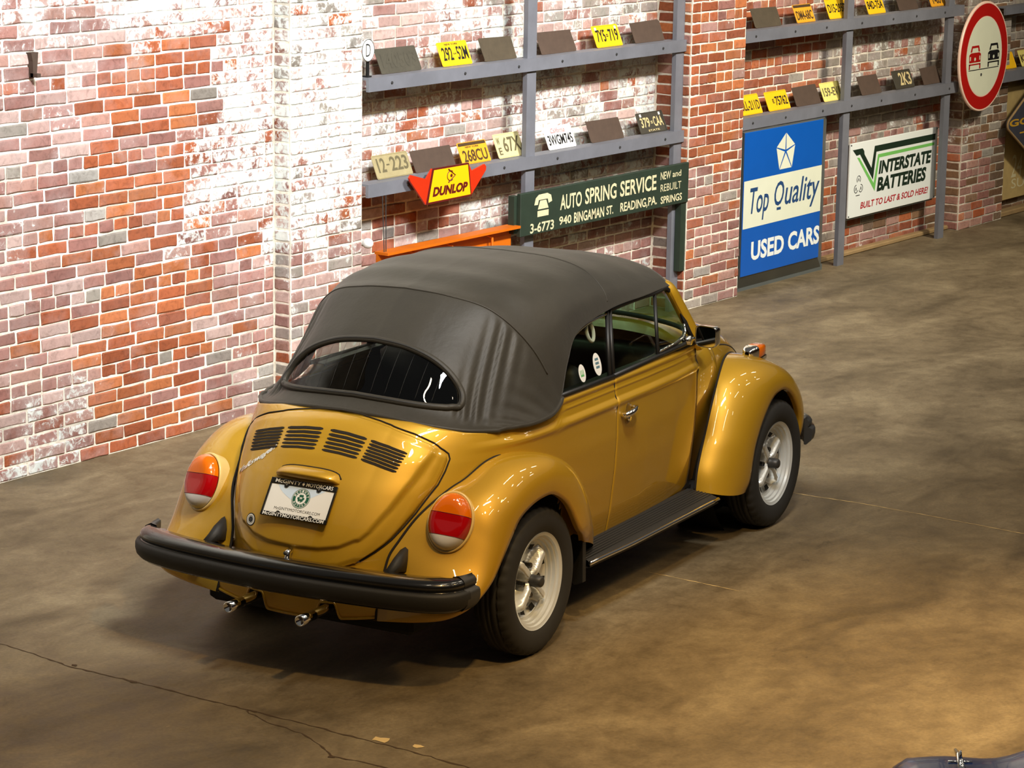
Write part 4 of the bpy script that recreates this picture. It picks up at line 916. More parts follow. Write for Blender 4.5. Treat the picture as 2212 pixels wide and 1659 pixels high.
CH, BH = 0.0712, 0.0600
HEAD = {6, 12, 17, 22, 28, 34, 40}
PAL = dict(clean=[(160, 92, 57), (152, 84, 54), (144, 82, 58), (170, 102, 62), (148, 80, 50)], worn=[(146, 106, 97), (154, 114, 106), (138, 96, 88), (158, 120, 108)], pink=[(180, 154, 146), (170, 140, 132)], grey=[(144, 137, 127), (136, 128, 119), (150, 145, 138)], brown=[(112, 84, 62), (124, 96, 72), (108, 88, 70)])
def nz(x, z, s, k=0.0): return mnoise.noise((x*s+k, z*s-k, k*0.7))
def tone(sec, x, z, rnd):
    a = 0.0; P = {}
    n1, n2 = nz(x, z, 1.6, 3.1), nz(x, z, 3.3, 9.7)
    if sec == 'left':
        a = 0.32+0.85*float(sstep(1.95, 2.35, x+0.45*n1+0.25*n2)*sstep(0.80, 1.3, z+0.5*n2))+0.45*float(sstep(2.15, 2.4, z+0.1*n1))+0.40*float(sstep(1.7, 1.2, x)*sstep(0.55, 0.25, z))+0.2*n2
        core = float(sstep(1.15, 1.45, x+0.3*n2)*sstep(2.5, 2.2, x+0.2*n1)*sstep(2.4, 2.1, z))
        P = dict(clean=0.10+0.75*core, worn=0.65*(1-core)+0.14, pink=0.34*(1-core), grey=0.04)
        if core > 0.5 and a < 0.7: a *= 0.45
    elif sec == 'pier1':
        a = 0.95*float(sstep(0.75, 1.25, z+0.2*n1))+0.35+0.15*n2; P = dict(clean=0.15, worn=0.35, pink=0.3, grey=0.25)
    elif sec == 'bay1':
        a = 0.68+0.75*n1+0.35*n2+0.25*float(sstep(5.4, 6.2, x)*sstep(0.9, 1.2, z)); lo = float(sstep(4.9, 4.4, x)*sstep(1.75, 1.3, z))
        a -= 0.35*lo; P = dict(clean=0.10+0.55*lo, worn=0.38-0.2*lo, pink=0.46, grey=0.12)
        if z < 0.75: P = dict(worn=0.8, pink=0.2, clean=0.05); a = min(a, 0.5)
    elif sec == 'pier2':
        up = float(sstep(0.95, 1.15, z)); a = 0.08+0.3*max(0, n2)*(1-up)+0.1*(1-up); P = dict(clean=0.3+0.6*up, worn=0.55*(1-up)+0.12, grey=0.12*(1-up))
    elif sec == 'bay2':
        g = float(sstep(8.9, 9.8, x+0.5*n1)*sstep(0.55, 0.95, z)); a = 0.10+0.35*max(0, n2)+0.35*g+0.2*float(sstep(1.4, 1.7, z))*g; P = dict(clean=0.6*(1-g)+0.12, worn=0.3, grey=0.75*g+0.05, brown=0.25*float(sstep(0.6, 0.3, z)))
    elif sec == 'pier3':
        up = float(sstep(0.55, 0.85, z)); a = 0.1+0.55*up*float(sstep(11.95, 11.7, x))+0.2*n2; P = dict(worn=0.6*(1-up)+0.1, brown=0.5, grey=0.5*up, clean=0.2*(1-up))
    else: a = 0.15; P = dict(brown=0.6, grey=0.5)
    t = rnd.random()*sum(P.values()); k = None
    for k, v in P.items():
        t -= v
        if t <= 0: break
    c = rnd.choice(PAL[k]); j = 0.90+0.2*rnd.random(); c = lin(*[min(255, q*j) for q in c])
    return (c[0], c[1], c[2], float(np.clip(a+0.36*(rnd.random()-0.5), 0, 0.95)))
def brick_geo(L_, rnd, H=BH, D=0.05):
    """front face at y=0 (proud), back at y=D; irregular outline"""
    hx, hz = L_/2, H/2; P = []
    for (x, z) in ((-hx+.004, -hz), (-hx*.33, -hz), (hx*.33, -hz), (hx-.004, -hz), (hx, -hz+.004), (hx, hz-.004), (hx-.004, hz), (0.0, hz), (-hx+.004, hz), (-hx, hz-.004), (-hx, -hz+.004)):
        P.append((x+rnd.uniform(-.0028, .0028), z+rnd.uniform(-.0028, .0028)))
    n = len(P); V = [(x, D, z) for x, z in P]+[(x, .0045, z) for x, z in P]+[(x*(1-.007/hx), rnd.uniform(-.0012, .0012), z*(1-.0055/hz)) for x, z in P]
    Fs = [tuple(range(2*n, 3*n))]
    for i in range(n): j = (i+1) % n; Fs += [(i, j, n+j, n+i), (n+i, n+j, 2*n+j, 2*n+i)]
    return V, Fs
VAR = {}
rb_ = random.Random(11)
for key, L_ in (('s', 0.2115), ('h', 0.0995), ('q', 0.150)):
    VAR[key] = []
    for k in range(7):
        V, Fs = brick_geo(L_, rb_); me = bpy.data.meshes.new('brick'); me.from_pydata(V, [], Fs); me.materials.append(M['brick']); me.update(); VAR[key].append((me, V, Fs, L_))
def lay(parent, sec, x0, x1, z1, y, limit=300, ret=None, seed=1):
    """lay courses on a face at depth y; nearest in view become bricks of their own, the rest one stuff part"""
    rnd = random.Random(seed); items = []
    for c in range(int(z1/CH)+1):
        zc = 0.004+c*CH+BH/2; head = c in HEAD; x = x0+rnd.uniform(0, 0.004); first = True
        stp = 0.112 if head else 0.224
        while x < x1-0.02:
            w_ = stp if rnd.random() > 0.06 else (0.162 if not head else 0.112)
            if first and c % 2 == 1 and not head: w_ = 0.112
            first = False
            if x+w_ > x1-0.05: w_ = x1-x
            L_ = w_-0.0115
            if L_ > 0.03: items.append((x+w_/2, zc, L_))
            x += w_
    vis = []; rest = []
    for it in items:
        ok, d = in_view((it[0], y, it[1]), 10); (vis if ok else rest).append((d, it))
    vis.sort(); rest += vis[limit:]; vis = vis[:limit]
    for d, (x, z, L_) in vis:
        key = 's' if L_ > 0.18 else ('q' if L_ > 0.125 else 'h'); me, V, Fs, LL = rnd.choice(VAR[key])
        o = bpy.data.objects.new('brick', me); COL.objects.link(o); o.parent = parent
        o.location = (x, y-0.006+rnd.uniform(-.0035, .003), z+rnd.uniform(-.0015, .0015)); o.scale = (L_/LL, 1, rnd.uniform(0.97, 1.03)); o.rotation_euler = (0, rnd.uniform(-.008, .008), rnd.uniform(-.006, .006))
        o.color = tone(sec, x, z, rnd)
    Vs, Fa, Ca = [], [], []
    for d, (x, z, L_) in rest:
        key = 's' if L_ > 0.18 else ('q' if L_ > 0.125 else 'h'); me, V, Fs, LL = rnd.choice(VAR[key]); bb = len(Vs); col = tone(sec, x, z, rnd); dy = rnd.uniform(-.0035, .003)
        Vs += [(x+v[0]*L_/LL, y-0.006+dy+v[1], z+v[2]) for v in V]; Fa += [tuple(i+bb for i in f) for f in Fs]; Ca += [col]*len(V)
    if Vs:
        o = mesh('bricks', Vs, Fa, M['brick_rest'], parent, False, kind='stuff'); at = o.data.color_attributes.new('Col', 'FLOAT_COLOR', 'POINT'); at.data.foreach_set('color', np.array(Ca, np.float32).ravel())
def lay_return(parent, sec, x, y0, y1, z1, seed):
    """header ends on the side of a pier that faces -x"""
    rnd = random.Random(seed)
    for c in range(int(z1/CH)+1):
        zc = 0.004+c*CH+BH/2; w_ = y1-y0-0.004; me, V, Fs, LL = rnd.choice(VAR['h'])
        if not in_view((x, y0, zc), 20)[0] and zc < 1: continue
        o = bpy.data.objects.new('brick', me); COL.objects.link(o); o.parent = parent; o.location = (x-0.004+rnd.uniform(-.002, .002), (y0+y1)/2, zc); o.rotation_euler = (0, 0, -math.pi/2); o.scale = (w_/LL, 1, 1); o.color = tone(sec, x, zc, rnd)
def wall(name, x0, x1, y, yb=3.5, ztop=6.5):
    b = MB(); b.box(x0, x1, y, yb, 0.0, ztop); return tag(b.build(name, M['mortar']), kind='structure')
YL, YP1, YB, YP2, YP3 = 3.07, 2.95, 3.15, 2.87, 3.00
wl = wall('wall_left', -6.0, 2.883, YL); lay(wl, 'left', -0.9, 2.875, 2.95, YL, seed=21)
p1 = wall('trim_1', 2.883, 3.535, YP1); lay(p1, 'pier1', 2.883, 3.535, 2.7, YP1, seed=22); lay_return(p1, 'pier1', 2.883, YP1+0.006, YL-0.004, 2.7, 32)
wc = wall('wall_center', 3.535, 7.05, YB); lay(wc, 'bay1', 3.545, 7.045, 2.5, YB, seed=23)
p2 = wall('trim_2', 7.05, 7.775, YP2); lay(p2, 'pier2', 7.05, 7.775, 2.4, YP2, seed=24); lay_return(p2, 'pier2', 7.05, YP2+0.006, YP2+0.11, 2.4, 34); lay_return(p2, 'pier2', 7.05, YP2+0.122, YB-0.008, 2.4, 35)
wr = wall('wall_right', 7.775, 11.57, YB); lay(wr, 'bay2', 7.78, 11.565, 2.3, YB, seed=25)
p3 = wall('trim_3', 11.57, 12.40, YP3); lay(p3, 'pier3', 11.57, 12.40, 2.2, YP3, seed=26); lay_return(p3, 'pier3', 11.57, YP3+0.006, YB-0.008, 2.2, 36)
wf_ = wall('wall_far', 12.40, 24.0, YB-0.03); lay(wf_, 'far', 12.41, 14.6, 2.2, YB-0.03, limit=160, seed=27)
b = MB(); b.box(7.78, 11.57, 3.085, 3.15, 0, 0.035, bev=0.008); tag(b.build('baseboard_right', M['kerb']), kind='structure')
b = MB(); b.box(12.41, 20, 3.02, 3.12, 0, 0.045, bev=0.008); tag(b.build('baseboard_far', M['kerb']), kind='structure')
b = MB(); b.prism([(0.945, 2.205), (0.995, 2.205), (0.99, 2.16), (0.98, 2.08), (0.955, 2.08), (0.955, 2.16)], 3.03, 3.068); b.box(0.955, 0.98, 3.0, 3.05, 2.08, 2.10)
tag(b.build('wall_hook', M['rust_b']), 'rusty iron bracket on the brick wall at the upper left', 'hook')

for nm, bx in (('wall_front', (-14, 28, -15.3, -15, 0, 7.5)), ('wall_end', (27.7, 28, -15, 3.5, 0, 7.5)), ('wall_start', (-14.3, -14, -15.3, 3.5, 0, 7.5))):
    b = MB(); b.box(*bx); tag(b.build(nm, M['hallwall']), kind='structure')
# ------------------------------------------------------------------ steel racks: H posts and flat rails
def post(parent, x0, x1, z1, dy=0.0):
    b = MB(); b.box(x0, x1, 2.925+dy, 2.938+dy, 0, z1); b.box(x0, x0+0.014, 2.938+dy, 2.958+dy, 0, z1); b.box(x1-0.014, x1, 2.938+dy, 2.958+dy, 0, z1); return b.build('post', M['steel'], parent)
def rail(parent, x0, x1, z0, z1, nb=6, seed=0):
    b = MB(); b.box(x0, x1, 2.905, 2.925, z0, z1); b.box(x0, x1, 2.925, 3.01, z1-0.012, z1)
    r = b.build('rail', M['steel'], parent); rr = random.Random(seed)
    for i in range(nb):
        V, Fc = lathe([(0.0, -0.006), (0.008, -0.006), (0.010, 0.0)], 6, 'y', (x0+(x1-x0)*(i+0.5)/nb+rr.uniform(-.1, .1), 2.905, (z0+z1)/2)); mesh('bolt', V, Fc, M['cap'], r, False)
rk = empty('steel_rack', (0, 0, 0), 0, 'grey steel posts with two shelf rails on the whitewashed bay behind the convertible', 'rack')
post(rk, 5.175, 5.275, 3.6); post(rk, 6.945, 7.045, 3.6); rail(rk, 3.54, 7.045, 1.805, 1.885, 6, 1); rail(rk, 3.54, 7.045, 1.183, 1.262, 6, 2)
rk2 = empty('steel_rack', (0, 0, 0), 0, 'grey steel posts with two shelf rails above the blue sign in the far bay', 'rack')
post(rk2, 7.96, 8.03, 3.6, 0.135); post(rk2, 9.365, 9.465, 3.6); post(rk2, 11.06, 11.16, 3.6); rail(rk2, 7.78, 11.30, 1.805, 1.888, 7, 3); rail(rk2, 7.78, 11.26, 1.185, 1.270, 7, 4)
rk3 = empty('steel_rack', (0, 0, 0), 0, 'grey steel rack rails behind the round road sign at the right edge', 'rack')
rail(rk3, 12.08, 15.0, 1.76, 1.825, 3, 5); rail(rk3, 12.08, 15.0, 1.195, 1.285, 3, 6); post(rk3, 14.6, 14.7, 3.6)

# ------------------------------------------------------------------ number plates leaning on the rails
def plate_thing(x0, x1, zb, h, mat, label, texts=(), ink='inkblack', tilt=0.40, edge=True, notch=0, extra=None, group=None):
    w_ = x1-x0; hgt = h; yb = 2.978
    b = MB(); r = 0.012; P = []
    for (cx_, cz_, a0) in ((w_/2-r, r, -90), (w_/2-r, hgt-r, 0), (-w_/2+r, hgt-r, 90), (-w_/2+r, r, 180)):
        for k in range(4): a = math.radians(a0+30*k); P.append((cx_+r*math.cos(a), cz_+r*math.sin(a)))
    if notch:
        rr = random.Random(notch); P = [(p[0]+rr.uniform(-.004, .004), p[1]+(rr.uniform(-.004, .004) if p[1] > 0.02 else 0)) for p in P]
    b.prism(P, 0.0, 0.0022)
    o = b.build('licence_plate', M[mat]); o.location = ((x0+x1)/2, yb, zb+0.001); o.rotation_euler = (-tilt, 0, 0)
    tag(o, label, 'licence plate', group)
    if edge:
        rim = MB(); Q = [(p[0]*0.965, hgt/2+(p[1]-hgt/2)*0.93) for p in P]; rim.tube([(p[0], -0.0006, p[1]) for p in Q], 0.0018, 5, closed=True); rim.build('embossed_rim', M[mat], o, True)
    if texts: letters('lettering', [(t, (bx[0]*w_-w_/2, bx[1]*w_-w_/2, bx[2]*hgt, bx[3]*hgt), dict(bold=0.02)) for t, bx in texts], M[ink], o, -0.0012)
    return o
big = lambda t: [(t, (0.08, 0.93, 0.24, 0.76))]
PL = [
 (3.755, 4.145, 1.887, .158, 'rust_g', 'long dark grey rusted plate with worn raised digits beside the round white sign', [('140503', (.10, .95, .2, .8))], 'rust_g'),
 (4.36, 4.665, 1.887, .153, 'yellow', 'yellow plate 292-52M on the upper rail of the whitewashed bay', [('292', (.10, .44, .22, .78)), ('52M', (.58, .94, .22, .78)), ('- -', (.47, .55, .45, .52)), ('EMPIRE STATE'[:0] or 'NEW YORK', (.25, .70, .85, .93))], 'inkblack'),
 (4.793, 5.14, 1.887, .150, 'rust', 'brown rusted plate next to the yellow plate 292-52M, left of the first post', [], None),
 (5.412, 5.81, 1.887, .146, 'rust_b', 'brown rusted plate on the upper rail just right of the first post', [], None),
 (6.05, 6.36, 1.887, .150, 'yellow', 'yellow plate 7Y5-719 on the upper rail between two rusted plates', [('7Y5', (.10, .44, .24, .80)), ('719', (.57, .92, .24, .80)), ('=', (.47, .54, .46, .58))], 'inkblack'),
 (6.510, 6.88, 1.887, .146, 'rust_b', 'brown rusted plate on the upper rail beside the brick pier', [], None),
 (3.724, 4.072, 1.264, .148, 'oliveplate', 'olive plate 12-223 with raised digits at the left end of the lower rail', [('12', (.10, .32, .26, .86)), ('-', (.35, .43, .52, .58)), ('223', (.46, .94, .26, .86))], 'oliveink'),
 (4.100, 4.510, 1.264, .140, 'rust_b', 'wide brown rusted plate behind the red and yellow dealer sign', [], None),
 (4.575, 4.877, 1.264, .142, 'amberplate', 'orange-yellow plate 268CU with a dark top edge on the lower rail', [('268CU', (.10, .93, .10, .64)), ('NEW YORK', (.25, .72, .72, .80))], 'brownink'),
 (4.962, 5.245, 1.264, .160, 'creamplate', 'cream plate 67X with small letters at its left on the lower rail', [('67X', (.30, .94, .22, .84)), ('W', (.08, .20, .55, .85)), ('E', (.08, .20, .14, .44))], 'oliveink'),
 (5.515, 5.832, 1.264, .155, 'white', 'white plate 3WGM745 with a red script heading on the lower rail', [('3WGM745', (.07, .94, .18, .62))], 'inkblack'),
 (6.009, 6.405, 1.264, .150, 'rust_b', 'brown rusted plate between the white plate and the black plate', [], None),
 (6.614, 6.95, 1.264, .148, 'darkplate', 'black plate 379-CAA with tan characters beside the second post', [('379', (.10, .43, .28, .76)), ('CAA', (.57, .92, .28, .76)), ('=', (.47, .54, .44, .56)), ('NEW JERSEY'[:0] or 'STATE', (.30, .72, .08, .17))], 'tanink'),
 (8.098, 8.475, 1.890, .145, 'rust', 'brown blank rusted plate at the left end of the far upper rail', [], None),
 (8.700, 8.975, 1.890, .140, 'amberplate', 'orange plate with a dark top edge on the far upper rail', [('DM4-68C', (.08, .93, .15, .66))], 'brownink'),
 (9.19, 9.505, 1.890, .155, 'yellow', 'yellow plate D15-295D just left of the middle post of the far bay', [('D15-295D', (.07, .94, .30, .74))], 'inkblack'),
 (9.805, 10.085, 1.890, .142, 'yellow', 'yellow plate 84D-75A right of the middle post of the far bay', [('84D-75A', (.07, .94, .28, .74))], 'inkblack'),
 (10.312, 10.633, 1.890, .148, 'rust_b', 'brown rusted plate between two yellow plates on the far upper rail', [], None),
 (10.858, 11.12, 1.890, .148, 'amberplate', 'orange plate cut by the top of the picture next to the last post', [('T-6ST', (.12, .90, .15, .66))], 'brownink'),
 (7.962, 8.245, 1.272, .150, 'yellow', 'dirty yellow plate 0LL-211D at the left end of the rail over the blue sign', [('0LL-211D', (.06, .95, .22, .70))], 'brownink'),
 (8.335, 8.652, 1.272, .146, 'yellow', 'yellow plate E-75762 over the middle of the blue sign', [('75762', (.40, .94, .24, .72)), ('E', (.28, .36, .38, .60))], 'inkblack'),
 (8.741, 9.11, 1.272, .148, 'rust_b', 'dark rusted plate over the right corner of the blue sign', [], None),
 (9.158, 9.46, 1.272, .148, 'paleyellow', 'pale yellow plate 159-EV1 against the middle post of the far bay', [('159-EV1', (.08, .93, .26, .72))], 'oliveink'),
 (9.753, 10.08, 1.272, .155, 'rust_b', 'dark rusted plate right of the middle post, above the white battery sign', [], None),
 (10.318, 10.635, 1.272, .153, 'darkplate', 'black plate with peeled pale digits above the white battery sign', [('2K3', (.30, .92, .18, .86))], 'tanink'),
 (10.793, 11.10, 1.272, .142, 'rust_b', 'brown rusted plate at the right end of the far lower rail', [], None),
 (12.30, 12.51, 1.287, .145, 'yellow', 'yellow plate partly hidden behind the round road sign', [], None),
 (12.615, 12.94, 1.287, .145, 'paleyellow', 'pale yellow plate cut by the right edge of the picture', [('K24-71', (.08, .93, .24, .72))], 'brownink')]
plates = []
for i, (x0, x1, zb, h, mat, lab, tx, ink) in enumerate(PL):
    o = plate_thing(x0, x1, zb, h, mat, lab, tx, ink or 'inkblack', notch=(i+5 if mat.startswith('rust') else 0), edge=not mat.startswith('rust'), group='old licence plates on the rack rails'); plates.append(o)
    if mat == 'amberplate': b = MB(); b.box(-(x1-x0)/2+0.01, (x1-x0)/2-0.01, -0.002, 0.0, h-0.024, h-0.003); b.build('top_band', M['brownink'], o)
letters('script', [('California', (-0.085, 0.075, 0.108, 0.140), dict(shear=0.35))], M['redprint'], plates[10], -0.0012)
for k, o in ((4, plates[4]), (12, plates[12])):
    for sx in (-0.125, 0.110): b = MB(); b.box(sx, sx+0.02, -0.002, 0, 0.118, 0.138); b.build('corner_sticker', M['white'], o)
b = MB(); b.box(-0.11, 0.05, -0.0015, 0, 0.022, 0.060); 

# ------------------------------------------------------------------ signs on the wall
def poly(name, pts, mat, parent, y, kind=None): return mesh(name, [(p[0], y, p[1]) for p in pts], [tuple(range(len(pts)))], M[mat], parent, False)
def polys(name, lists, mat, parent, y):
    V, Fs = [], []
    for pts in lists: bb = len(V); V += [(p[0], y, p[1]) for p in pts]; Fs.append(tuple(range(bb, bb+len(pts))))
    return mesh(name, V, Fs, M[mat], parent, False)
# tall blue used-car sign standing against the wall
sg1 = empty('metal_sign', (0, 0, 0), 0, 'tall blue and cream used cars sign in a grey metal case on the floor', 'sign')
b = MB(); O0, O1 = [(7.83, 0.012), (9.16, 0.012), (9.16, 1.180), (7.83, 1.180)], [(7.80, .128), (8.945, .128), (8.945, 1.176), (7.80, 1.176)]
V = [(p[0], 3.04, p[1]) for p in O0]+[(p[0], 2.955, p[1]) for p in O0]+[(p[0], 2.868, p[1]) for p in O1]
b.add(V, [(3, 2, 1, 0), (8, 9, 10, 11)]+[(i, (i+1) % 4, 4+(i+1) % 4, 4+i) for i in range(4)]+[(4+i, 4+(i+1) % 4, 8+(i+1) % 4, 8+i) for i in range(4)])
b.box(7.83, 9.16, 2.945, 3.04, 0.0, 0.045); b.build('case', M['case'], sg1)
fc = MB(); fc.box(7.803, 8.942, 2.860, 2.868, .132, 1.175, bev=0.003); face = fc.build('face', M['blue'], sg1)
poly('centre_band', [(7.806, .480), (8.940, .486), (8.940, .832), (7.806, .826)], 'offwhite', face, 2.8592)
ang = [(8.387, 1.130), (8.527, 1.028), (8.487, .859), (8.300, .859), (8.247, 1.028)]; cc = (8.387, .992); tri = []
for i in range(5):
    p, q = np.array(ang[i]), np.array(ang[(i+1) % 5]); c_ = np.array(cc); m_ = (p+q+c_)/3
    tri.append([tuple(c_+(v-c_)+(m_-v)*k) for v, k in ((c_, 0.16), (p, 0.075), (q, 0.075))])
polys('star_emblem', [t[::-1] for t in tri], 'offwhite', face, 2.8588)
letters('lettering', [('Top', (7.895, 8.165, .520, .768), dict(shear=0.22, bold=0.01)), ('O', (8.245, 8.385, .598, .778), dict(shear=0.22, bold=0.01)), ('uality', (8.400, 8.915, .535, .778), dict(shear=0.22, bold=0.01)), ('-', (8.285, 8.345, .566, .586), {})], M['navy'], face, 2.8585)
letters('lettering', [('USED', (7.935, 8.410, .236, .376), dict(bold=0.035)), ('CARS', (8.470, 8.940, .240, .380), dict(bold=0.035))], M['signwhite'], face, 2.8585)
# white battery sign
sg2 = empty('metal_sign', (0, 0, 0), 0, 'white battery sign with green lines and red slogan between two grey posts', 'sign')
b = MB(); b.box(9.700, 11.180, 3.030, 3.045, .314, .900, bev=0.003); pn = b.build('panel', M['signwhite'], sg2)
b = MB(); b.box(9.712, 11.165, 3.045, 3.075, .300, .885); b.build('backing', M['case'], sg2)
y = 3.0294
polys('dark_stripe', [[(9.734, .848), (9.895, .849), (9.923, .826), (9.931, .798), (9.931, .798), (9.857, .803), (9.800, .798)][:3]+[(9.931, .798), (9.857, .803), (9.80, .798)], [(9.857, .803), (9.931, .798), (10.055, .679), (10.088, .582)], [(10.088, .582), (10.055, .679), (10.096, .848), (10.127, .799)], [(10.127, .799), (10.096, .848), (11.143, .849), (11.140, .799)]], 'dgreen', pn, y)
polys('green_stripe', [[(9.812, .782), (9.849, .779), (10.102, .555), (10.124, .487)], [(10.124, .487), (10.102, .555), (10.156, .776), (10.180, .748)], [(10.180, .748), (10.156, .776), (11.130, .779), (11.127, .755)]], 'lgreen', pn, y)
letters('lettering', [('INTERSTATE', (10.178, 11.085, .615, .722), dict(shear=0.15, bold=0.045)), ('BATTERIES', (10.158, 11.005, .478, .592), dict(shear=0.15, bold=0.045))], M['dgreen'], pn, y-0.0004)
letters('lettering', [('BUILT TO LAST & SOLD HERE!', (9.896, 11.052, .371, .424), dict(shear=0.2, bold=0.025))], M['redprint'], pn, y-0.0004)
rc = MB()
for k in range(3):
    a = math.radians(90+120*k); c = (9.852+0.045*math.cos(a), 0.56+0.047*math.sin(a))
    rc.tube([(c[0]+0.030*math.cos(t), y, c[1]+0.030*math.sin(t)) for t in np.linspace(a-2.2, a+2.2, 14)], 0.0028, 5); rc.tube([(c[0]-0.012, y, c[1]-0.012), (c[0], y, c[1]+0.012), (c[0]+0.012, y, c[1]-0.012)], 0.003, 5)
rc.tube([(9.815, y, .484), (9.875, y, .484)], 0.003, 5); rc.build('recycling_mark', M['inkblack'], pn)
for (x, z) in ((9.712, .886), (11.166, .886), (9.712, .328), (11.166, .328)): V, Fc = lathe([(0, -.002), (.007, -.002), (.008, 0)], 10, 'y', (x, 3.03, z)); mesh('screw', V, Fc, M['cap'], pn, False)
# long green painted board
sg3 = empty('wooden_sign', (0, 0, 0), 0, 'long dark green painted spring service board with worn cream lettering', 'sign')
b = MB(); b.box(5.035, 7.05, 2.860, 2.890, .768, 1.045, bev=0.004); bd = b.build('board', M['spring'], sg3)
b = MB(); b.box(5.005, 5.06, 2.89, 2.935, .79, 1.03); b.build('cleat', M['spring'], sg3); b = MB(); b.box(6.985, 7.055, 2.875, 2.92, .285, .775); b.build('leg', M['spring'], sg3)
y = 2.8592
letters('lettering', [('AUTO', (5.478, 5.727, .891, .990), dict(bold=0.02)), ('SPRING', (5.766, 6.139, .896, 1.0), dict(bold=0.02)), ('SERVICE', (6.184, 6.633, .898, 1.003), dict(bold=0.02)), ('940', (5.470, 5.610, .794, .850), dict(bold=0.02)), ('BINGAMAN', (5.640, 5.995, .789, .858), dict(bold=0.02)), ('ST.', (6.022, 6.105, .796, .855), dict(bold=0.02)), ('READING,', (6.190, 6.525, .786, .858), dict(bold=0.02)), ('PA.', (6.535, 6.645, .798, .857), dict(bold=0.02)), ('NEW', (6.685, 6.815, .958, 1.011), dict(bold=0.01)), ('and', (6.838, 6.948, .962, 1.004), dict(bold=0.01)), ('REBUILT', (6.688, 6.952, .876, .926), dict(bold=0.0)), ('SPRINGS', (6.693, 6.966, .792, .843), dict(bold=0.02)), ('3-6773', (5.144, 5.410, .778, .842), dict(bold=0.02))], M['oldcream'], bd, y)
ph = [[(5.185, .957), (5.20, 1.000), (5.235, 1.020), (5.330, 1.022), (5.372, 1.005), (5.385, .965), (5.345, .955), (5.335, .985), (5.235, .985), (5.225, .955)][i] for i in range(10)]
polys('telephone_mark', [ph[:3]+ph[8:], ph[2:4]+ph[7:9], ph[3:8], [(5.250, .980), (5.318, .980), (5.345, .925), (5.225, .925)], [(5.222, .915), (5.347, .915), (5.347, .877), (5.222, .877)]], 'oldcream', bd, y)
# red and yellow dealer sign
sg4 = empty('metal_sign', (0, 0, 0), 0, 'yellow dealer sign with red wings hanging in front of the lower rail', 'sign')
def slab(name, pts, mat, parent, y0, y1): b = MB(); b.prism(pts, y0, y1); return b.build(name, M[mat], parent)
ctr = slab('panel', [(4.036, 1.092), (4.494, 1.097), (4.462, 1.305), (4.098, 1.305)], 'maroon', sg4, 2.850, 2.862)
poly('yellow_face', [(4.054, 1.104), (4.482, 1.108), (4.452, 1.295), (4.107, 1.295)], 'dunyel', ctr, 2.8494)
slab('wing', [(4.036, 1.092), (4.098, 1.305), (4.039, 1.248), (3.889, 1.288), (3.872, 1.270), (3.882, 1.250)], 'dunred', sg4, 2.856, 2.868)
slab('wing', [(4.494, 1.097), (4.650, 1.240), (4.652, 1.262), (4.636, 1.278), (4.502, 1.250), (4.462, 1.305)], 'dunred', sg4, 2.856, 2.868)
letters('lettering', [('DUNLOP', (4.094, 4.452, 1.133, 1.192), dict(shear=0.22, bold=0.055))], M['maroon'], ctr, 2.8488)
mk = MB(); mk.tube([(4.250, 2.849, 1.287), (4.322, 2.849, 1.245), (4.252, 2.849, 1.205)], 0.0045, 6); mk.tube([(4.275+0.035*math.cos(t), 2.849, 1.245+0.030*math.sin(t)) for t in np.linspace(1.0, 5.3, 14)], 0.003, 6)
mk.add([(4.283+0.012*math.cos(2*math.pi*i/12), 2.8488, 1.245+0.011*math.sin(2*math.pi*i/12)) for i in range(12)], [tuple(range(12))]); mk.build('arrow_mark', M['maroon'], ctr, False)
b = MB(); b.box(4.20, 4.22, 2.862, 2.906, 1.19, 1.25); b.box(4.36, 4.38, 2.862, 2.906, 1.19, 1.25); b.build('hanger', M['steel'], sg4)
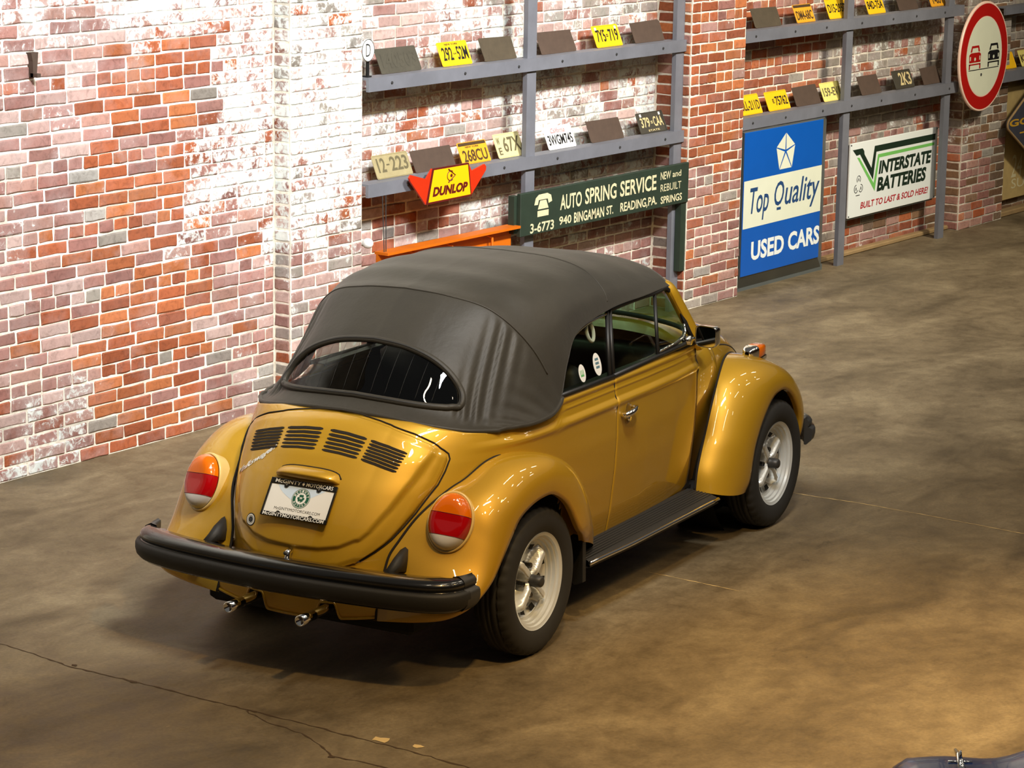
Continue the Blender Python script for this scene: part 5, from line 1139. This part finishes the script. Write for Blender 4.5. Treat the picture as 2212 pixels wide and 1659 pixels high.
# round no-overtaking sign
CXs, CZs, YS = 11.572, 1.458, 2.84
sg5 = empty('road_sign', (0, 0, 0), 0, 'round red and white no-overtaking road sign with two cars', 'sign')
V, Fc = lathe([(0.0, 0.0), (0.444, 0.0), (0.449, 0.006), (0.449, 0.018), (0.0, 0.018)], 72, 'y', (CXs, YS, CZs)); dk = mesh('disc', V, Fc, M['pinkrim'], sg5, False)
mb = MB(); ring(mb, (CXs, CZs), 0.330, 0.432, YS-0.0012, 64); mb.build('red_band', M['roadred'], dk)
mb = MB(); disc(mb, (CXs, CZs), 0.322, YS-0.0010, 64); mb.build('field', M['roadwhite'], dk)
def carmark(cx_, mat, nm):
    X = lambda u: cx_+u*0.108; Z = lambda v: 1.366+v*0.19; y = YS-0.0018
    polys(nm, [[(X(-.95), Z(.28)), (X(.95), Z(.28)), (X(1.0), Z(.62)), (X(-1.0), Z(.62))], [(X(-1.0), Z(.62)), (X(1.0), Z(.62)), (X(.72), Z(.70)), (X(-.72), Z(.70))], [(X(-.80), Z(.73)), (X(-.55), Z(.73)), (X(-.45), Z(.90)), (X(-.60), Z(1.0))], [(X(.55), Z(.73)), (X(.80), Z(.73)), (X(.60), Z(1.0)), (X(.45), Z(.90))], [(X(-.60), Z(1.0)), (X(-.45), Z(.90)), (X(.45), Z(.90)), (X(.60), Z(1.0))], [(X(-.98), Z(.0)), (X(-.78), Z(.0)), (X(-.78), Z(.22)), (X(-.98), Z(.22))], [(X(.78), Z(.0)), (X(.98), Z(.0)), (X(.98), Z(.22)), (X(.78), Z(.22))], [(X(-.98), Z(.17)), (X(.98), Z(.17)), (X(.98), Z(.23)), (X(-.98), Z(.23))]], mat, dk, y)
    mb = MB(); disc(mb, (X(0), Z(.42)), 0.015, y-0.0004, 14)
    for s_ in (-1, 1): mb.add([(X(s_*.72), y-0.0004, Z(.38)), (X(s_*.86), y-0.0004, Z(.38)), (X(s_*.86), y-0.0004, Z(.55)), (X(s_*.72), y-0.0004, Z(.55))], [(0, 1, 2, 3)])
    mb.build('headlamp_mark', M['roadwhite'], dk)
carmark(11.402, 'roadred', 'red_car_mark'); carmark(11.748, 'inkblack', 'black_car_mark')
poly('ground_line', [(11.295, 1.354), (11.850, 1.354), (11.850, 1.361), (11.295, 1.361)], 'inkblack', dk, YS-0.0018)
V, Fc = lathe([(0, -.004), (.012, -.004), (.014, 0)], 10, 'y', (11.53, YS, 1.312)); mesh('fixing_bolt', V, Fc, M['cap'], dk, False)
b = MB(); b.box(11.53, 11.60, YS+0.018, 2.995, 1.30, 1.36); b.box(11.53, 11.60, YS+0.018, 2.995, 1.62, 1.68); b.build('bracket', M['steel'], sg5)
# tan board and slate lozenge at the right edge
sg6 = empty('wall_panel', (0, 0, 0), 0, 'tall weathered tan board with faded white lettering at the right edge', 'panel')
b = MB(); b.box(12.485, 14.4, 3.055, 3.085, .135, 1.17, bev=0.004); tb = b.build('board', M['tanboard'], sg6)
letters('lettering', [('24', (12.675, 12.89, .320, .515), dict(shear=0.1)), ('SUPER', (12.69, 13.35, .222, .305), {})], M['oldcream'], tb, 3.0542)
sg7 = empty('metal_sign', (0, 0, 0), 0, 'slate blue lozenge tyre sign with ochre letters cut by the right edge', 'sign')
def loz(k): 
    P = []; 
    for (cx_, cz_, a0, a1) in ((12.235, .832, 125, 235), (12.985, .41, 235, 305), (13.735, .832, -55, 55), (12.985, 1.255, 55, 125)):
        for i in range(7): a = math.radians(a0+(a1-a0)*i/6); P.append((cx_+0.05*k*math.cos(a), cz_+0.05*k*math.sin(a)))
    return P
bd7 = slab('plate', [(p[0], p[1]) for p in loz(1.0)], 'goodblue', sg7, 2.885, 2.90)
mb = MB(); mb.tube([(p[0], 2.885, p[1]) for p in loz(0.95)], 0.010, 8, closed=True); mb.build('raised_border', M['kerb'], bd7, True)
letters('lettering', [('GOODYEAR', (12.225, 13.70, .810, .872), dict(bold=0.03)), ('TIRES', (12.435, 13.50, .690, .752), dict(bold=0.03))], M['goodyel'], bd7, 2.8842)
b = MB(); b.box(12.95, 13.05, 2.90, 3.056, .75, .85); b.build('bracket', M['steel'], sg7)
# small round sign with a letter on the rail end
sg8 = empty('round_sign', (3.582, 2.945, 1.886), 0, 'small white oval sign with a black letter on the left end of the rail', 'sign')
V, Fc = lathe([(0, 0), (.056, 0), (.060, .003), (.060, .010), (0, .010)], 32, 'y', (0, -.002, .158)); V = [(v[0], v[1], .158+(v[2]-.158)*1.12) for v in V]; d8 = mesh('disc', V, Fc, M['white'], sg8, False)
letters('lettering', [('D', (-.022, .022, .122, .196), dict(bold=-.01))], M['inkblack'], d8, -0.0028)
mb = MB(); mb.tube([(.057*math.cos(t), -.002, .158+.064*math.sin(t)) for t in np.linspace(0, 2*math.pi, 33)[:-1]], .0022, 6, closed=True); mb.build('edge_line', M['cap'], d8)
b = MB(); b.box(.008, .028, .012, .022, 0, .10); b.box(.0, .036, .0, .05, 0, .008); b.build('stand', M['inkblack'], sg8)
# orange steel beam on two trestle legs, mostly behind the car
bm = empty('steel_beam', (0, 0, 0), 0, 'orange steel beam lying behind the convertible roof below the green board', 'beam')
b = MB(); b.box(3.66, 5.025, 2.85, 2.95, .830, .846); b.box(3.66, 5.025, 2.925, 2.94, .64, .830); b.box(3.66, 5.025, 2.85, 2.95, .625, .64); b.build('channel', M['orange'], bm)
for x in (3.95, 4.32, 4.74): b = MB(); b.tube([(x-.02, 2.915, .828), (x+.03, 2.89, .80), (x+.035, 2.885, .70), (x, 2.915, .645)], .010, 6); b.build('stiffener', M['orange'], bm, True)
for x in (3.80, 4.90): b = MB(); b.box(x-.03, x+.03, 2.86, 2.94, 0, .626); b.build('leg', M['orange'], bm)
b = MB(); b.tube([(3.662, 2.895, 1.185), (3.682, 2.895, .846)], .003, 6); b.build('hanging_wire', M['cap'], bm); b = MB(); b.tube([(3.695, 2.895, 1.185), (3.70, 2.895, .846)], .003, 6); b.build('hanging_wire', M['cap'], bm)
V, Fc = lathe([(0, -.045), (.014, -.043), (.026, -.032), (.031, -.016), (.030, 0), (.022, .012), (.022, .05), (.018, .19)], 24, 'y', (3.590, 2.958, .904)); tag(mesh('ceramic_knob', V, Fc, M['porcelain'], None), 'white round ceramic knob on the wall left of the orange beam', 'knob')

# ------------------------------------------------------------------ blue car cut by the lower right corner
fd = np.array([0.817, 0.577]); rtv = np.array([0.577, -0.817])
nose = np.array([-2.228, -3.494])+0.80*rtv+0.40*fd
c2 = empty('sports_car', (nose[0], nose[1], 0), math.atan2(fd[1], fd[0]), 'dark blue car cut off by the lower right corner of the picture', 'car')
XS2 = [0.0, -.02, -.06, -.14, -.28, -.5, -.9, -1.3, -1.7, -2.2, -2.8, -3.3, -3.6, -3.8]
def sec(x):
    k = float(np.interp(x, [-.5, -.28, -.14, -.06, -.02, 0], [1, .98, .93, .84, .74, .62])); kr = float(np.interp(x, [-3.8, -3.6, -3.3], [.75, .93, 1])); k = min(k, kr)
    hz = float(np.interp(x, [-.9, -.5, -.28, -.14, -.06, -.02, 0], [.84, .83, .81, .77, .71, .63, .50])); hz = min(hz, float(np.interp(x, [-3.8, -3.3], [.6, .84])))
    P = []
    for y in np.linspace(-1, 1, 41):
        a = abs(y); crown = 0.012*math.exp(-((a-.70)/.14)**2)+0.085*math.exp(-(a/.40)**4); z = hz-0.035+crown-(0.0 if a < .85 else 0.22*((a-.85)/.15)**2)
        P.append((x, y*.80*k, z))
    s_ = [(x, P[0][1]-.012*math.sin(math.pi*i/6), P[0][2]+(.26-P[0][2])*i/6) for i in range(1, 7)]; e_ = [(x, P[-1][1]+.012*math.sin(math.pi*i/6), P[-1][2]+(.26-P[-1][2])*i/6) for i in range(1, 7)]
    return s_[::-1]+P+e_
rows = cr(np.array([sec(x) for x in XS2]), 4)
bdy = grid('body', rows, M['bluepaint'], c2, flip=True)
mesh('nose_panel', rows[0], [tuple(range(len(rows[0])))], M['bluepaint'], c2, False); mesh('tail_panel', rows[-1], [tuple(range(len(rows[-1])-1, -1, -1))], M['bluepaint'], c2, False)
b = MB(); oz = .795; oy = .52
b.tube([(-.42, oy, oz), (-.34, oy, oz+.025), (-.27, oy, oz+.02)], [.012, .010, .005], 8); b.tube([(-.36, oy-.035, oz+.014), (-.36, oy+.035, oz+.014)], [.006, .006], 8); b.tube([(-.36, oy, oz+.01), (-.36, oy, oz+.05)], [.008, .003], 8); b.build('bonnet_ornament', M['chrome'], c2, True)
for y in (-.30, .05):
    b = MB(); b.box(-.62, -.40, y-.006, y+.006, .84+.0, .862); b.build('air_louvre', M['chrome'], c2)
for x in (-.65, -2.95):
    for s_ in (-1, 1):
        V, Fc = lathe([(.17, -.08), (.29, -.085), (.31, -.06), (.31, .06), (.29, .085), (.17, .08), (.16, .05), (0, .04)], 40, 'y', (x, s_*.66, .31)); mesh('wheel', V if s_ > 0 else [(v[0], 2*s_*.66-v[1], v[2]) for v in V], Fc, M['tyre'], c2)
rows = []
for (x, z, w_) in ((-1.15, .83, .60), (-1.55, 1.16, .50), (-1.75, 1.22, .48), (-2.3, 1.22, .48), (-2.6, 1.15, .50), (-3.0, .85, .58)): rows.append([(x+(0 if abs(y) < .9 else 0), y*w_, (z if abs(y) < .8 else z-.05*(abs(y)-.8)/.2)) for y in np.linspace(-1, 1, 15)])
Gc = cr(np.array(rows), 5); sd = Gc[:, :1].copy(); sd[:, :, 1] *= 1.08; sd[:, :, 2] = .80; sd2 = Gc[:, -1:].copy(); sd2[:, :, 1] *= 1.08; sd2[:, :, 2] = .80
grid('cabin', np.concatenate([sd, Gc, sd2], 1), M['black'], c2, flip=True)
